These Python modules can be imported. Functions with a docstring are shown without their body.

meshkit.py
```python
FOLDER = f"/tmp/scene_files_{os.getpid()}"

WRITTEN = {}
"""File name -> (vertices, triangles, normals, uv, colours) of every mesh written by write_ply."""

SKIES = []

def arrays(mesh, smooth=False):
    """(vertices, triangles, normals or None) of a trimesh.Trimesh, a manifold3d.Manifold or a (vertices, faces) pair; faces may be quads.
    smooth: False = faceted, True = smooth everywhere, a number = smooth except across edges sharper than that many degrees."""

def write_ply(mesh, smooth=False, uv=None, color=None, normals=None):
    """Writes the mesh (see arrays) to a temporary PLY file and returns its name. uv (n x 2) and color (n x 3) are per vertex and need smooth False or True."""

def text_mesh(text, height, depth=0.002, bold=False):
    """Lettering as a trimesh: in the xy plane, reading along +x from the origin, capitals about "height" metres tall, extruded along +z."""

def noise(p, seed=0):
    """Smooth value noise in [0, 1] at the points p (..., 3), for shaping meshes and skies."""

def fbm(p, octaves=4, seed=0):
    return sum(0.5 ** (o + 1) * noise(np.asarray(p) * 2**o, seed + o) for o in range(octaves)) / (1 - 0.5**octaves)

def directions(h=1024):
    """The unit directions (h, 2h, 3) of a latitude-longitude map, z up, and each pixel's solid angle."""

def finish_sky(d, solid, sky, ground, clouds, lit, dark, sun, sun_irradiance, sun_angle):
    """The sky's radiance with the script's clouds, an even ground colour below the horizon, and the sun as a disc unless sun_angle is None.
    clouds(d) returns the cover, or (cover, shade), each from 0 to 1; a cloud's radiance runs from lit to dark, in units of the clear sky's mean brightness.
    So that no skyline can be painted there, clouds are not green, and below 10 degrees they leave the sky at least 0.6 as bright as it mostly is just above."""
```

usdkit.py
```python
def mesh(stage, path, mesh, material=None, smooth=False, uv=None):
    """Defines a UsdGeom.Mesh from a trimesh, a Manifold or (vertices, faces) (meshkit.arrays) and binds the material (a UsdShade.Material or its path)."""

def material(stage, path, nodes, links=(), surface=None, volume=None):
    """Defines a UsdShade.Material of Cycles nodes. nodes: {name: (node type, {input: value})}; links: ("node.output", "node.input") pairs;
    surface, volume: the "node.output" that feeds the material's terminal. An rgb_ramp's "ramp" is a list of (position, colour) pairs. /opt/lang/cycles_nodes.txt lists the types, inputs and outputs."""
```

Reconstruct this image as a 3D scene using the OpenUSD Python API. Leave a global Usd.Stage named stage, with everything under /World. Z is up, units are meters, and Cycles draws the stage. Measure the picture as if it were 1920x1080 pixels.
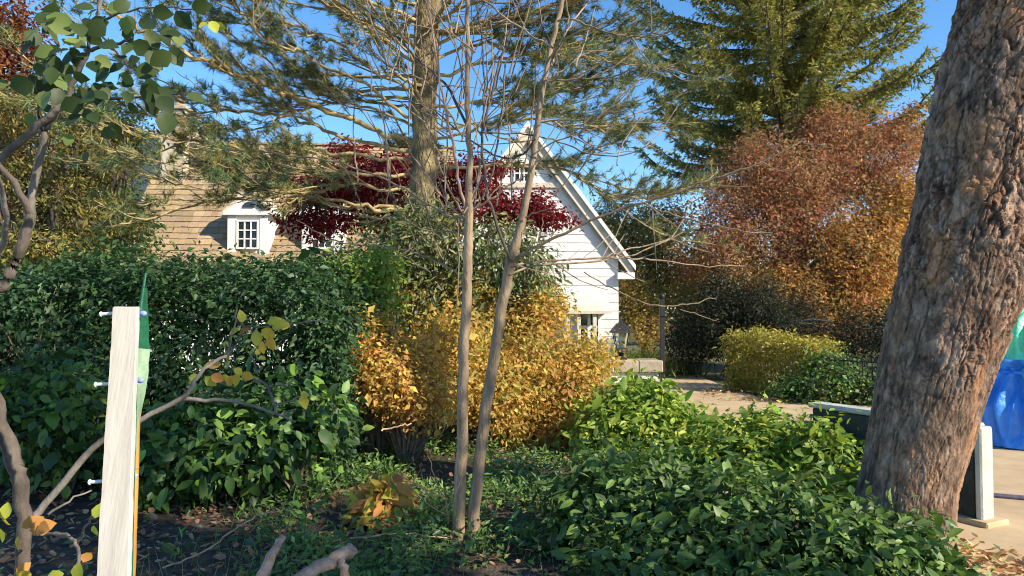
import math, random
import numpy as np, trimesh
from scipy.spatial import cKDTree
import usdkit, meshkit
from pxr import Usd, UsdGeom, UsdLux, UsdShade, Sdf, Gf, Vt

stage = Usd.Stage.CreateInMemory()
UsdGeom.SetStageUpAxis(stage, 'Z'); UsdGeom.SetStageMetersPerUnit(stage, 1.0)
UsdGeom.Xform.Define(stage, '/World')
# ---------------------------------------------------------------- camera, sky, sun
CAM = np.array([0, 0, 1.6]); FPX = 1371.0; PITCH = math.radians(2.09)
cam = UsdGeom.Camera.Define(stage, '/World/camera')
cam.AddTranslateOp().Set(Gf.Vec3d(*CAM)); cam.AddRotateXOp().Set(90 + math.degrees(PITCH))
cam.CreateHorizontalApertureAttr(36.0); cam.CreateFocalLengthAttr(36.0 * FPX / 1920)
cam.CreateExposureAttr(1.0)
SUN_EL, SUN_AZ = math.radians(31), math.radians(120)          # azimuth from +y towards +x
SUN = np.array([math.sin(SUN_AZ) * math.cos(SUN_EL), math.cos(SUN_AZ) * math.cos(SUN_EL), math.sin(SUN_EL)])
dome = UsdLux.DomeLight.Define(stage, '/World/sky')
usdkit.material(stage, '/World/Looks/sky_look', {
    's': ('sky_texture', {'sky_type': 'single_scattering', 'sun_disc': False, 'sun_elevation': SUN_EL, 'sun_rotation': SUN_AZ, 'altitude': 300.0, 'air_density': 1.0, 'aerosol_density': 0.2, 'ozone_density': 3.0}),
    'h': ('hsv', {'saturation': 1.22}), 'b': ('background_shader', {'strength': 0.125})}, [('s.color', 'h.color'), ('h.color', 'b.color')], surface='b.background')
UsdShade.MaterialBindingAPI.Apply(dome.GetPrim()).Bind(UsdShade.Material.Get(stage, '/World/Looks/sky_look'))
sun = UsdLux.DistantLight.Define(stage, '/World/sun')
sun.CreateIntensityAttr(1.2); sun.CreateAngleAttr(0.5); sun.CreateNormalizeAttr(True); sun.CreateColorAttr(Gf.Vec3f(1.0, 0.88, 0.70))
_z = SUN; _x = np.cross([0, 0, 1.0], _z); _x /= np.linalg.norm(_x); _y = np.cross(_z, _x)
sun.AddTransformOp(opSuffix='aim').Set(Gf.Matrix4d(*_x, 0, *_y, 0, *_z, 0, 0, 0, 0, 1))

# ---------------------------------------------------------------- helpers
R = np.random.default_rng(7)
cp, sp = math.cos(PITCH), math.sin(PITCH)
def ray(px, py):
    a, b = (px - 960) / FPX, -(py - 540) / FPX
    return np.array([a, cp - b * sp, sp + b * cp])
def at(px, py, Y):
    d = ray(px, py); return CAM + d * (Y / d[1])
def gp(px, py, z=0.0):
    d = ray(px, py); return CAM + d * ((z - CAM[2]) / d[2])
def proj(P):
    d = np.asarray(P, float) - CAM
    f = d[..., 1] * cp + d[..., 2] * sp; u = -d[..., 1] * sp + d[..., 2] * cp
    f = np.where(f > .05, f, np.nan)
    return np.stack([960 + FPX * d[..., 0] / f, 540 - FPX * u / f], -1), f
USED = {}
def path_of(name, parent=None):
    base = (str(parent.GetPath()) if parent else '/World') + '/' + name
    n = USED.get(base, -1) + 1; USED[base] = n
    return base if n == 0 else f'{base}_{n:03d}'
def unit(v): return v / np.maximum(np.linalg.norm(v, axis=-1, keepdims=True), 1e-9)
def keys(p, label=None, cat=None, group=None, kind=None):
    for k, v in (('label', label), ('category', cat), ('group', group), ('kind', kind)):
        if v: p.SetCustomDataByKey(k, v)
    return p
def thing(name, label, cat, loc=(0, 0, 0), group=None, kind=None):
    x = UsdGeom.Xform.Define(stage, path_of(name)); x.AddTranslateOp().Set(Gf.Vec3d(*map(float, loc)))
    p = keys(x.GetPrim(), label, cat, group, kind); ORIGIN[p.GetPath()] = np.array(loc, float); return p
ORIGIN = {}
MATS = {}
def put(name, mesh, mat, parent=None, col=None, smooth=False, kind=None, label=None, cat=None, group=None):
    """One Mesh prim, given in world coordinates; col: per-vertex colours in the primvar col."""
    o = np.zeros(3)
    if parent is not None:
        q = parent
        while q.GetPath() not in ORIGIN: q = q.GetParent()
        o = ORIGIN[q.GetPath()]
    v, f, n = meshkit.arrays(mesh, smooth)
    m = UsdGeom.Mesh.Define(stage, path_of(name, parent))
    m.CreatePointsAttr(Vt.Vec3fArray.FromNumpy((v - o).astype(np.float32)))
    m.CreateFaceVertexCountsAttr(Vt.IntArray.FromNumpy(np.full(len(f), 3, np.int32)))
    m.CreateFaceVertexIndicesAttr(Vt.IntArray.FromNumpy(f.astype(np.int32).ravel()))
    m.CreateSubdivisionSchemeAttr('none')
    if n is not None:
        m.CreateNormalsAttr(Vt.Vec3fArray.FromNumpy(n.astype(np.float32))); m.SetNormalsInterpolation('vertex')
    if col is not None:
        UsdGeom.PrimvarsAPI(m).CreatePrimvar('col', Sdf.ValueTypeNames.Color3fArray, 'vertex').Set(Vt.Vec3fArray.FromNumpy(np.asarray(col, np.float32)))
    UsdShade.MaterialBindingAPI.Apply(m.GetPrim()).Bind(MATS[mat])
    return keys(m.GetPrim(), label, cat, group, kind)
def cat_(ms):
    ms = [meshkit.arrays(m) for m in ms]; a = np.cumsum([0] + [len(m[0]) for m in ms])
    return np.vstack([m[0] for m in ms]), np.vstack([m[1] + k for m, k in zip(ms, a)])
def box(lo, hi):
    lo, hi = np.minimum(lo, hi), np.maximum(lo, hi)
    m = trimesh.creation.box(hi - lo); m.apply_translation((lo + hi) / 2); return np.array(m.vertices), np.array(m.faces)
def bevel_box(lo, hi, b=.01):
    import manifold3d as m3
    lo, hi = np.array(lo, float), np.array(hi, float)
    pts = []
    for s in np.ndindex(2, 2, 2):
        c = np.where(np.array(s) == 1, hi, lo); d = np.where(np.array(s) == 1, -b, b)
        for k in range(3):
            q = c + d; q[k] = c[k]; pts.append(q)
    h = trimesh.convex.convex_hull(np.array(pts)); return np.array(h.vertices), np.array(h.faces)
def smooth_line(pts, n=4):
    """Catmull-Rom through the points (any columns)."""
    p = np.asarray(pts, float)
    if len(p) < 3: return np.array([p[0] * (1 - t) + p[-1] * t for t in np.linspace(0, 1, n + 1)])
    q = np.vstack([2 * p[0] - p[1], p, 2 * p[-1] - p[-2]]); out = []
    for i in range(1, len(q) - 2):
        for t in np.arange(n) / n:
            out.append(.5 * (2 * q[i] + (q[i + 1] - q[i - 1]) * t + (2 * q[i - 1] - 5 * q[i] + 4 * q[i + 1] - q[i + 2]) * t * t + (3 * q[i] - q[i - 1] - 3 * q[i + 1] + q[i + 2]) * t ** 3))
    return np.array(out + [p[-1]])
def tube(P, rad, sides=5, cap=True):
    P = np.asarray(P, float); t = unit(np.gradient(P, axis=0))
    a = unit(np.cross(t, np.where(np.abs(t[:, 2:]) < .9, [0, 0, 1.0], [1.0, 0, 0]))); b = np.cross(t, a)
    g = np.arange(sides) * 2 * np.pi / sides
    rad = np.broadcast_to(rad, (len(P),))
    v = P[:, None] + rad[:, None, None] * (np.cos(g)[None, :, None] * a[:, None] + np.sin(g)[None, :, None] * b[:, None])
    i, j = np.meshgrid(np.arange(len(P) - 1), np.arange(sides), indexing='ij')
    q = np.stack([i * sides + j, i * sides + (j + 1) % sides, (i + 1) * sides + (j + 1) % sides, (i + 1) * sides + j], -1).reshape(-1, 4)
    f = np.vstack([q[:, [0, 1, 2]], q[:, [0, 2, 3]]]); v = v.reshape(-1, 3)
    if cap:
        n = len(v); v = np.vstack([v, P[0], P[-1]]); k = np.arange(sides); e = (len(P) - 1) * sides
        f = np.vstack([f, np.stack([np.full(sides, n), (k + 1) % sides, k], 1), np.stack([np.full(sides, n + 1), e + k, e + (k + 1) % sides], 1)])
    return v, f
def leaf_mesh(P, N, D, L, W, c, fine=False, curl=.15):
    """Many leaves as one mesh: P base, N face normal, D towards the tip."""
    n = len(P); N, D = unit(N), unit(D - N * (D * N).sum(1, keepdims=True) / np.maximum((N * N).sum(1, keepdims=True), 1e-9))
    S = np.cross(D, N); L = np.broadcast_to(L, (n,))[:, None]; W = np.broadcast_to(W, (n,))[:, None]
    if fine:
        rows = [(0, 0, 0), (.18, .34, .06), (.18, 0, 0), (.18, -.34, .06), (.5, .5, .10), (.5, 0, 0), (.5, -.5, .10), (.8, .27, .05), (.8, 0, 0), (.8, -.27, .05), (1, 0, 0)]
        tris = [(0, 1, 2), (0, 2, 3), (1, 4, 5), (1, 5, 2), (2, 5, 6), (2, 6, 3), (4, 7, 8), (4, 8, 5), (5, 8, 9), (5, 9, 6), (7, 10, 8), (8, 10, 9)]
    else:
        rows = [(0, 0, 0), (.45, .5, .1), (1, 0, 0), (.45, -.5, .1)]; tris = [(0, 1, 2), (0, 2, 3)]
    v = np.stack([P + D * (t * L) + S * (s * W) + N * (h * W - curl * t * t * L) for t, s, h in rows], 1)
    f = (np.arange(n)[:, None, None] * len(rows) + np.array(tris)[None]).reshape(-1, 3)
    return v.reshape(-1, 3), f, np.repeat(c, len(rows), 0)
def shade(pal, n, rng, ids=None, jitter=.22):
    pal = np.array(pal, float)
    if ids is None: c = pal[rng.integers(0, len(pal), n)]
    else:
        k = rng.integers(0, len(pal), ids.max() + 1); c = pal[k][ids] * .62 + pal[rng.integers(0, len(pal), n)] * .38
    return np.clip(c * np.exp(rng.normal(0, jitter, (n, 1))), .003, .8)
def B(px, py, rx, ry, Y, depth):
    c = at(px, py, Y); return (*c, rx * Y / FPX, depth, ry * Y / FPX)
def clumps_in(blobs, n, rng, inner=.5):
    b = np.array(blobs, float); w = (b[:, 3] * b[:, 5] + b[:, 4] * b[:, 5] + b[:, 3] * b[:, 4]); out, nor = [], []
    while len(out) < n:
        k = rng.choice(len(b), p=w / w.sum()); d = unit(rng.normal(size=3)); r = rng.uniform(inner, 1) if rng.random() < .8 else rng.uniform(.1, 1)
        p = b[k, :3] + d * r * b[k, 3:]
        if p[2] < .04: continue
        s = np.linalg.norm((p - b[:, :3]) / b[:, 3:], axis=1)
        if (np.delete(s, k) < .5).any() and rng.random() < .85: continue
        out.append(p); nor.append(unit(d / b[k, 3:]))
    return np.array(out), np.array(nor)
def in_box(lo, hi, n, rng, depth=.3, faces=(.42, .06, .26, .13, .13)):
    """Points just under the faces of a clipped hedge: front, back, top, left end, right end."""
    lo, hi = np.array(lo), np.array(hi); p = rng.uniform(lo, hi, (n, 3)); k = rng.choice(5, n, p=faces); nor = np.zeros((n, 3))
    for i, (ax, top) in enumerate(((1, 0), (1, 1), (2, 1), (0, 0), (0, 1))):
        s = k == i; d = np.abs(rng.normal(0, depth, s.sum()))
        p[s, ax] = (hi[ax] - d) if top else (lo[ax] + d); nor[s, ax] = 1 if top else -1
    return p, nor
def leaves_of(C, CN, per, rc, L, ratio, pal, rng, up=.6, wild=.7, droop=.3, flat=1.0, jit=.22, ids_scale=1):
    n = len(C) * per; ids = np.repeat(np.arange(len(C)), per)
    off = rng.normal(size=(n, 3)) * rc * np.array([1, 1, flat]); P = C[ids] + off
    N = unit(CN[ids] * .7 + np.array([0, 0, up]) + rng.normal(size=(n, 3)) * wild)
    D = unit(unit(off) * .8 + CN[ids] * .3 + rng.normal(size=(n, 3)) * .6 - np.array([0, 0, droop]))
    Ls = L * np.exp(rng.normal(-.03, .34, n)); keep = P[:, 2] > .015
    c = shade(pal, n, rng, ids, jit)
    return [x[keep] for x in (P, N, D, Ls, Ls * ratio * rng.uniform(.8, 1.15, n), c)]
def put_leaves(t, LV, mat, single=0, fine=False, curl=.15, name='foliage', leaf='leaf'):
    """The leaves that show largest become parts of their own, the rest one part."""
    P, N, D, L, W, c = LV
    mask = np.zeros(len(P), bool)
    if single:
        q, d = proj(P); ok = (q[:, 0] > 5) & (q[:, 0] < 1915) & (q[:, 1] > 5) & (q[:, 1] < 1075)
        S = unit(np.cross(D, N)); size = np.where(ok, L / d * np.abs((unit(CAM - P) * unit(N)).sum(1)), -1)
        best = np.argsort(-np.nan_to_num(size, nan=-1))[:single]; best = best[size[best] > 0]; mask[best] = True
        for i in best:
            v, f, k = leaf_mesh(P[i:i + 1], N[i:i + 1], D[i:i + 1], L[i:i + 1], W[i:i + 1], c[i:i + 1], True, curl)
            put(leaf, (v, f), mat, t, k, True)
    r = ~mask
    if r.any():
        v, f, k = leaf_mesh(P[r], N[r], D[r], L[r], W[r], c[r], fine, curl); put(name, (v, f), mat, t, k, kind='stuff')
def twigs(bases, C, rng, r0=.012, r1=.003, sides=3, bow=.15, seg=5, stop=1.0):
    out = []
    for c in C:
        b = bases[np.argmin(np.linalg.norm((bases - c)[:, :2], axis=1) + rng.random(len(bases)) * .3)]
        t = np.linspace(0, stop, seg)[:, None]; ln = np.linalg.norm(c - b)
        p = b * (1 - t) + c * t + np.sin(t * np.pi) * (rng.normal(size=3) * bow * .4 * ln + np.array([0, 0, bow * ln])) + rng.normal(size=(seg, 3)) * .02 * ln * np.sin(t * np.pi)
        out.append(tube(p, np.linspace(r0, r1, seg), sides, False))
    return cat_(out)
def shrub(name, label, cat, C, CN, bases, per, rc, L, ratio, pal, mat='leaf', single=0, seed=0, bark='twig_bark', stems=60, r0=.012, group=None, fine=False, **kw):
    rng = np.random.default_rng(seed + 1000); bases = np.atleast_2d(np.array(bases, float))
    t = thing(name, label, cat, bases.mean(0) * [1, 1, 0], group)
    LV = leaves_of(C, CN, per, rc, L, ratio, pal, rng, **kw)
    put_leaves(t, LV, mat, single, fine)
    k = rng.choice(len(C), min(stems, len(C)), replace=False)
    put('stems', twigs(bases, C[k], rng, r0), bark, t, kind='stuff')
    return t

# ---------------------------------------------------------------- materials
def M(name, nodes, links=(), surface='p.BSDF', volume=None):
    MATS[name] = usdkit.material(stage, f'/World/Looks/{name}', nodes, links, surface=surface, volume=volume)
def leafmat(name, trans=.3, rough=.5, spec=.3, gain=1.3):
    M(name, {'a': ('attribute', {'attribute': 'col'}), 'p': ('principled_bsdf', {'roughness': rough, 'specular_ior_level': spec}),
             'h': ('hsv', {'saturation': 1.1, 'value': gain}), 't': ('translucent_bsdf', {}), 'm': ('mix_closure', {'fac': trans})},
      [('a.color', 'p.base_color'), ('a.color', 'h.color'), ('h.color', 't.color'), ('p.BSDF', 'm.closure1'), ('t.BSDF', 'm.closure2')], 'm.closure')
leafmat('leaf', .34); leafmat('glossy_leaf', .25, .48, .35); leafmat('thin_leaf', .42, .6, .2, 1.5); leafmat('needle', .15, .5, .35, 1.1)
def noisy(name, c0, c1, scale=8, rough=.85, bump=.3, stretch=(1, 1, 1), detail=6, lo=.35, hi=.65, c2=None, bdist=.02, metallic=0, spec=.3):
    ramp = [(lo, c0), (hi, c1)] + ([(min(hi + .15, 1), c2)] if c2 else [])
    M(name, {'g': ('geometry', {}), 'm': ('mapping', {'scale': stretch}), 'n': ('noise_texture', {'scale': scale, 'detail': detail, 'roughness': .62}), 'r': ('rgb_ramp', {'ramp': ramp}),
             'n2': ('noise_texture', {'scale': scale * 5, 'detail': 4}), 'b': ('bump', {'strength': bump, 'distance': bdist}), 'p': ('principled_bsdf', {'roughness': rough, 'metallic': metallic, 'specular_ior_level': spec})},
      [('g.position', 'm.vector'), ('m.vector', 'n.vector'), ('m.vector', 'n2.vector'), ('n.fac', 'r.fac'), ('r.color', 'p.base_color'), ('n2.fac', 'b.height'), ('b.normal', 'p.normal')])
noisy('twig_bark', (.10, .075, .05), (.22, .17, .12), 20)
noisy('young_bark', (.14, .10, .065), (.30, .22, .145), 14, .85, .8, (1, 1, .35), c2=(.40, .32, .23), bdist=.01)
noisy('red_bark', (.22, .12, .09), (.40, .26, .19), 14, .6, .3, (1, 1, .4))
noisy('dark_bark', (.05, .04, .033), (.13, .105, .085), 10, .85, .5, (1, 1, .4))
noisy('grey_bark', (.075, .065, .055), (.19, .17, .145), 10, .8, .4, (1, 1, .5))
noisy('pine_bark', (.09, .07, .045), (.30, .235, .12), 5, .9, 1.0, (1, 1, .5), c2=(.46, .40, .12), bdist=.08)
noisy('pine_limb', (.22, .16, .08), (.46, .35, .16), 9, .85, .5, (1, 1, 1), c2=(.48, .42, .17))
noisy('dead_wood', (.28, .16, .10), (.52, .34, .24), 14, .75, .4)
noisy('soil', (.035, .027, .020), (.095, .072, .050), 5, .95, .8, bdist=.03)
noisy('concrete', (.36, .265, .15), (.49, .37, .225), 1.7, .9, .25, detail=8, bdist=.006)
noisy('stone', (.30, .25, .18), (.45, .385, .28), 6, .85, .4)
noisy('shade_dark_panel', (.02, .026, .024), (.045, .055, .05), 7, .55, .3)
noisy('wall_concrete', (.34, .35, .31), (.47, .48, .43), 5, .85, .25)
noisy('white_paint', (.70, .68, .64), (.80, .785, .75), 2.2, .6, .15)
noisy('white_brick', (.62, .60, .56), (.80, .785, .75), 3, .7, .35, bdist=.01)
noisy('chimney_render', (.40, .34, .25), (.55, .48, .37), 3, .8, .3)
noisy('trim', (.50, .44, .34), (.66, .60, .50), 3, .7, .2)
noisy('lead_and_shade', (.07, .06, .05), (.12, .10, .09), 5, .6, .2)
noisy('black_iron', (.012, .012, .013), (.03, .028, .027), 12, .5, .3)
noisy('board', (.40, .37, .32), (.50, .465, .405), 7, .75, .35, (3, 1, .12), c2=(.54, .505, .45), bdist=.004)
noisy('stake_green', (.008, .07, .035), (.018, .12, .06), 15, .45, .2)
noisy('sleeve', (.15, .24, .15), (.26, .36, .25), 12, .35, .2)
noisy('bamboo', (.24, .11, .025), (.42, .22, .05), 16, .5, .2, (1, 1, .3))
noisy('white_plastic', (.62, .64, .66), (.75, .77, .79), 10, .4, .1)
noisy('blue_plastic', (.16, .24, .55), (.25, .33, .65), 10, .4, .1)
noisy('blue_tarp', (.015, .16, .62), (.04, .26, .80), 4, .38, .5, bdist=.02, spec=.5)
noisy('green_tarp', (.06, .50, .23), (.13, .68, .36), 4, .42, .5, bdist=.02, spec=.5)
noisy('grey_line', (.10, .085, .12), (.17, .145, .19), 20, .5, .1)
M('glass', {'p': ('principled_bsdf', {'base_color': (.02, .025, .03), 'roughness': .05, 'specular_ior_level': .6})})
M('lamp_glass', {'t': ('transparent_bsdf', {'color': (.9, .92, .9)}), 'g': ('glossy_bsdf', {'roughness': .05}), 'f': ('fresnel', {'IOR': 1.5}), 'm': ('mix_closure', {})},
  [('f.fac', 'm.fac'), ('t.BSDF', 'm.closure1'), ('g.BSDF', 'm.closure2')], 'm.closure')
M('shingle', {'a': ('attribute', {'attribute': 'col'}), 'g': ('geometry', {}), 'n': ('noise_texture', {'scale': 30.0, 'detail': 5}), 'r': ('rgb_ramp', {'ramp': [(.3, (.72, .72, .72)), (.7, (1.15, 1.12, 1.08))]}),
              'x': ('mix', {'mix_type': 'multiply', 'fac': 1.0}), 'b': ('bump', {'strength': .4, 'distance': .01}), 'p': ('principled_bsdf', {'roughness': .9})},
  [('g.position', 'n.vector'), ('n.fac', 'r.fac'), ('a.color', 'x.color1'), ('r.color', 'x.color2'), ('x.color', 'p.base_color'), ('n.fac', 'b.height'), ('b.normal', 'p.normal')])
M('old_bark', {'a': ('attribute', {'attribute': 'col'}), 'g': ('geometry', {}), 'm': ('mapping', {'scale': (1, 1, .5)}), 'n': ('noise_texture', {'scale': 40.0, 'detail': 6, 'roughness': .65}), 'r': ('rgb_ramp', {'ramp': [(.3, (.55, .55, .56)), (.7, (1.3, 1.27, 1.24))]}),
               'x': ('mix', {'mix_type': 'multiply', 'fac': 1.0}), 'b': ('bump', {'strength': .6, 'distance': .012}), 'p': ('principled_bsdf', {'roughness': .9, 'specular_ior_level': .25})},
  [('g.position', 'm.vector'), ('m.vector', 'n.vector'), ('n.fac', 'r.fac'), ('a.color', 'x.color1'), ('r.color', 'x.color2'), ('x.color', 'p.base_color'), ('n.fac', 'b.height'), ('b.normal', 'p.normal')])
# ---------------------------------------------------------------- the ground
def grid(x0, x1, y0, y1, nx, ny, zf):
    X, Y = np.meshgrid(np.linspace(x0, x1, nx), np.linspace(y0, y1, ny)); P = np.stack([X, Y, zf(X, Y)], -1).reshape(-1, 3)
    i, j = np.meshgrid(np.arange(ny - 1), np.arange(nx - 1), indexing='ij'); a = (i * nx + j).ravel()
    return P, np.vstack([np.stack([a, a + 1, a + nx + 1], 1), np.stack([a, a + nx + 1, a + nx], 1)])
far = np.array([[-300, -300, -.02], [300, -300, -.02], [300, 300, -.02], [-300, 300, -.02]], float)
M('lawn_ground', {'g': ('geometry', {}), 'n': ('noise_texture', {'scale': .6, 'detail': 8}), 'r': ('rgb_ramp', {'ramp': [(.35, (.05, .06, .02)), (.55, (.09, .10, .03)), (.7, (.16, .12, .05))]}), 'p': ('principled_bsdf', {'roughness': .95})},
  [('g.position', 'n.vector'), ('n.fac', 'r.fac'), ('r.color', 'p.base_color')])
put('ground', (far, np.array([[0, 1, 2], [0, 2, 3]])), 'lawn_ground', kind='structure', label='wide lawn and leaf covered ground under the trees', cat='ground')
def bedz(X, Y):
    p = np.stack([X * 1.3, Y * 1.3, 0 * X], -1)
    e = np.clip(np.minimum.reduce([X + 9, 2.75 - X, Y + 3, 11 - Y]) / .6, 0, 1)
    return .012 + e * (.07 * meshkit.fbm(p, 4, 3) + .035 * meshkit.fbm(p * 6, 3, 9) - .03)
put('planting_bed', grid(-9, 2.75, -3, 11, 170, 200, bedz), 'soil', smooth=True, kind='structure', label='dark bare soil of the planting bed under the shrubs', cat='soil')
def bz(x, y): return bedz(np.asarray(x, float), np.asarray(y, float))
drive = [(2.78, -4), (2.78, 5.3), (3.05, 7.0), (2.5, 9), (2.35, 12), (2.7, 16), (3.35, 21), (3.2, 27), (5.6, 27), (5.0, 21), (4.75, 17), (4.75, 14.3), (6.3, 12.8), (9, 12.2), (24, 11), (24, -4)]
from shapely.geometry import Polygon
def slab(poly, z0, z1):
    m = trimesh.creation.extrude_polygon(Polygon(poly), z1 - z0, engine='earcut'); m.apply_translation([0, 0, z0]); return np.array(m.vertices), np.array(m.faces)
put('driveway', slab(drive, -.02, .012), 'concrete', kind='structure', label='sunlit tan concrete driveway curving back past the wall', cat='driveway')

# ---------------------------------------------------------------- the house
house = thing('house', 'white house with a tan shingled roof and steep gable behind the pine', 'house', (-2, 22, 0))
GY = 20.0; AX, AZ = at(990, 245, GY)[[0, 2]]; EX, EZ = at(1183, 503, GY)[[0, 2]]; WX = at(1161, 560, GY)[0]
sl = (AZ - EZ) / (EX - AX); LX = 2 * AX - WX; wz = AZ - .16 - sl * (WX - AX)
def prism(poly2, y0, y1):
    """poly2 in x-z, extruded along y."""
    m = trimesh.creation.extrude_polygon(Polygon(poly2), y1 - y0, engine='earcut'); v = np.array(m.vertices)
    return np.stack([v[:, 0], y0 + v[:, 2], v[:, 1]], 1), np.array(m.faces)[:, ::-1]
put('gable_wing', prism([(LX, 0), (WX, 0), (WX, wz), (AX, AZ - .16), (LX, wz)], GY + .14, GY + 9), 'white_brick', house)
c = math.sqrt(1 + sl * sl)
for s in (1, -1):
    rf = put('wing_roof', prism([(AX, AZ), (AX, AZ + .22), (AX + s * (EX - AX + .12), EZ + .22 - .12 * sl), (AX + s * (EX - AX), EZ)], GY + .065, GY + 9.2), 'lead_and_shade', house)
    put('rake_board', prism([(AX, AZ - .26), (AX, AZ + .17), (AX + s * (EX - AX + .05), EZ + .17 - .05 * sl), (AX + s * (EX - AX + .05), EZ - .22 - .05 * sl)], GY - .02, GY + .06), 'trim', house)
    put('rake_moulding', prism([(AX, AZ + .10), (AX, AZ + .25), (AX + s * (EX - AX + .12), EZ + .25 - .12 * sl), (AX + s * (EX - AX + .12), EZ + .10 - .12 * sl)], GY - .09, GY - .02), 'white_paint', house)
    put('eave_return', bevel_box((AX + s * (WX - AX - .05), GY - .05, EZ - .30), (AX + s * (EX - AX + .1), GY + .13, EZ - .12)), 'white_paint', house)
bz_ = at(1030, 350, GY + .3)[2]; hw = (AZ - bz_) / sl
put('belt_course', bevel_box((AX - hw + .15, GY + .06, bz_ - .07), (AX + hw - .15, GY + .15, bz_ + .07)), 'trim', house)
for k in range(28):      # painted boards of the gable face
    z0 = .3 + k * .235; z1 = z0 + .235; xr = min(WX, AX + (AZ - .2 - z1) / sl); xl = 2 * AX - xr
    if xr - AX < .12: break
    b = .022; v = np.array([[xl, GY + .14, z0], [xr, GY + .14, z0], [xr, GY + .14 - b, z0], [xl, GY + .14 - b, z0], [xl, GY + .135, z1], [xr, GY + .135, z1]])
    put('siding_board', (v, np.array([[3, 2, 5], [3, 5, 4], [0, 1, 2], [0, 2, 3], [0, 3, 4], [1, 5, 2]])), 'white_brick', house)
def window(parent, x0, x1, z0, z1, y, cols, rows, fw=.06, mw=.022, mat='white_paint', name='window'):
    """Frame, muntins, sill and single panes standing in front of the wall plane y."""
    fr = put(name, cat_([box((x0 - fw, y - .06, z1), (x1 + fw, y + .02, z1 + fw)), box((x0 - fw, y - .06, z0 - fw), (x1 + fw, y + .02, z0)), box((x0 - fw, y - .057, z0), (x0, y + .02, z1)), box((x1, y - .057, z0), (x1 + fw, y + .02, z1))]), mat, parent)
    for i in range(1, cols): xx = x0 + (x1 - x0) * i / cols; put('muntin', box((xx - mw, y - .05, z0), (xx + mw, y - .012, z1)), mat, fr)
    for i in range(1, rows): zz = z0 + (z1 - z0) * i / rows; put('muntin', box((x0, y - .045, zz - mw), (x1, y - .013, zz + mw)), mat, fr)
    for i in range(cols):
        for j in range(rows):
            put('pane', box((x0 + (x1 - x0) * i / cols, y - .022 + .001 * ((i + j) % 2), z0 + (z1 - z0) * j / rows), (x0 + (x1 - x0) * (i + 1) / cols, y - .01, z0 + (z1 - z0) * (j + 1) / rows)), 'glass', fr)
    return fr
a, b_ = at(966, 342, GY + .3), at(991, 313, GY + .3); window(house, a[0], b_[0], a[2], b_[2], GY + .12, 3, 2, .045, .018)
a, b_ = at(1086, 606, GY + .3), at(1119, 586, GY + .3); window(house, a[0], b_[0], a[2] - .5, b_[2], GY + .09, 2, 2, .07, .04)
a, b_ = at(1050, 583, GY), at(1142, 548, GY)
v = np.array([[a[0], GY - .55, a[2]], [b_[0], GY - .55, a[2]], [b_[0] - .1, GY + .13, b_[2]], [a[0] + .1, GY + .13, b_[2]], [a[0], GY - .55, a[2] - .08], [b_[0], GY - .55, a[2] - .08], [b_[0] - .1, GY + .13, a[2] - .08], [a[0] + .1, GY + .13, a[2] - .08]])
put('pent_roof', (v, np.array([[0, 1, 2], [0, 2, 3], [4, 6, 5], [4, 7, 6], [0, 5, 1], [0, 4, 5], [1, 6, 2], [1, 5, 6], [0, 3, 7], [0, 7, 4]])), 'trim', house)
for xx in (a[0] + .12, a[0] + .42, b_[0] - .5): put('post', bevel_box((xx, GY - .48, 0), (xx + .1, GY - .38, a[2] - .08)), 'trim', house)
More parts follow.
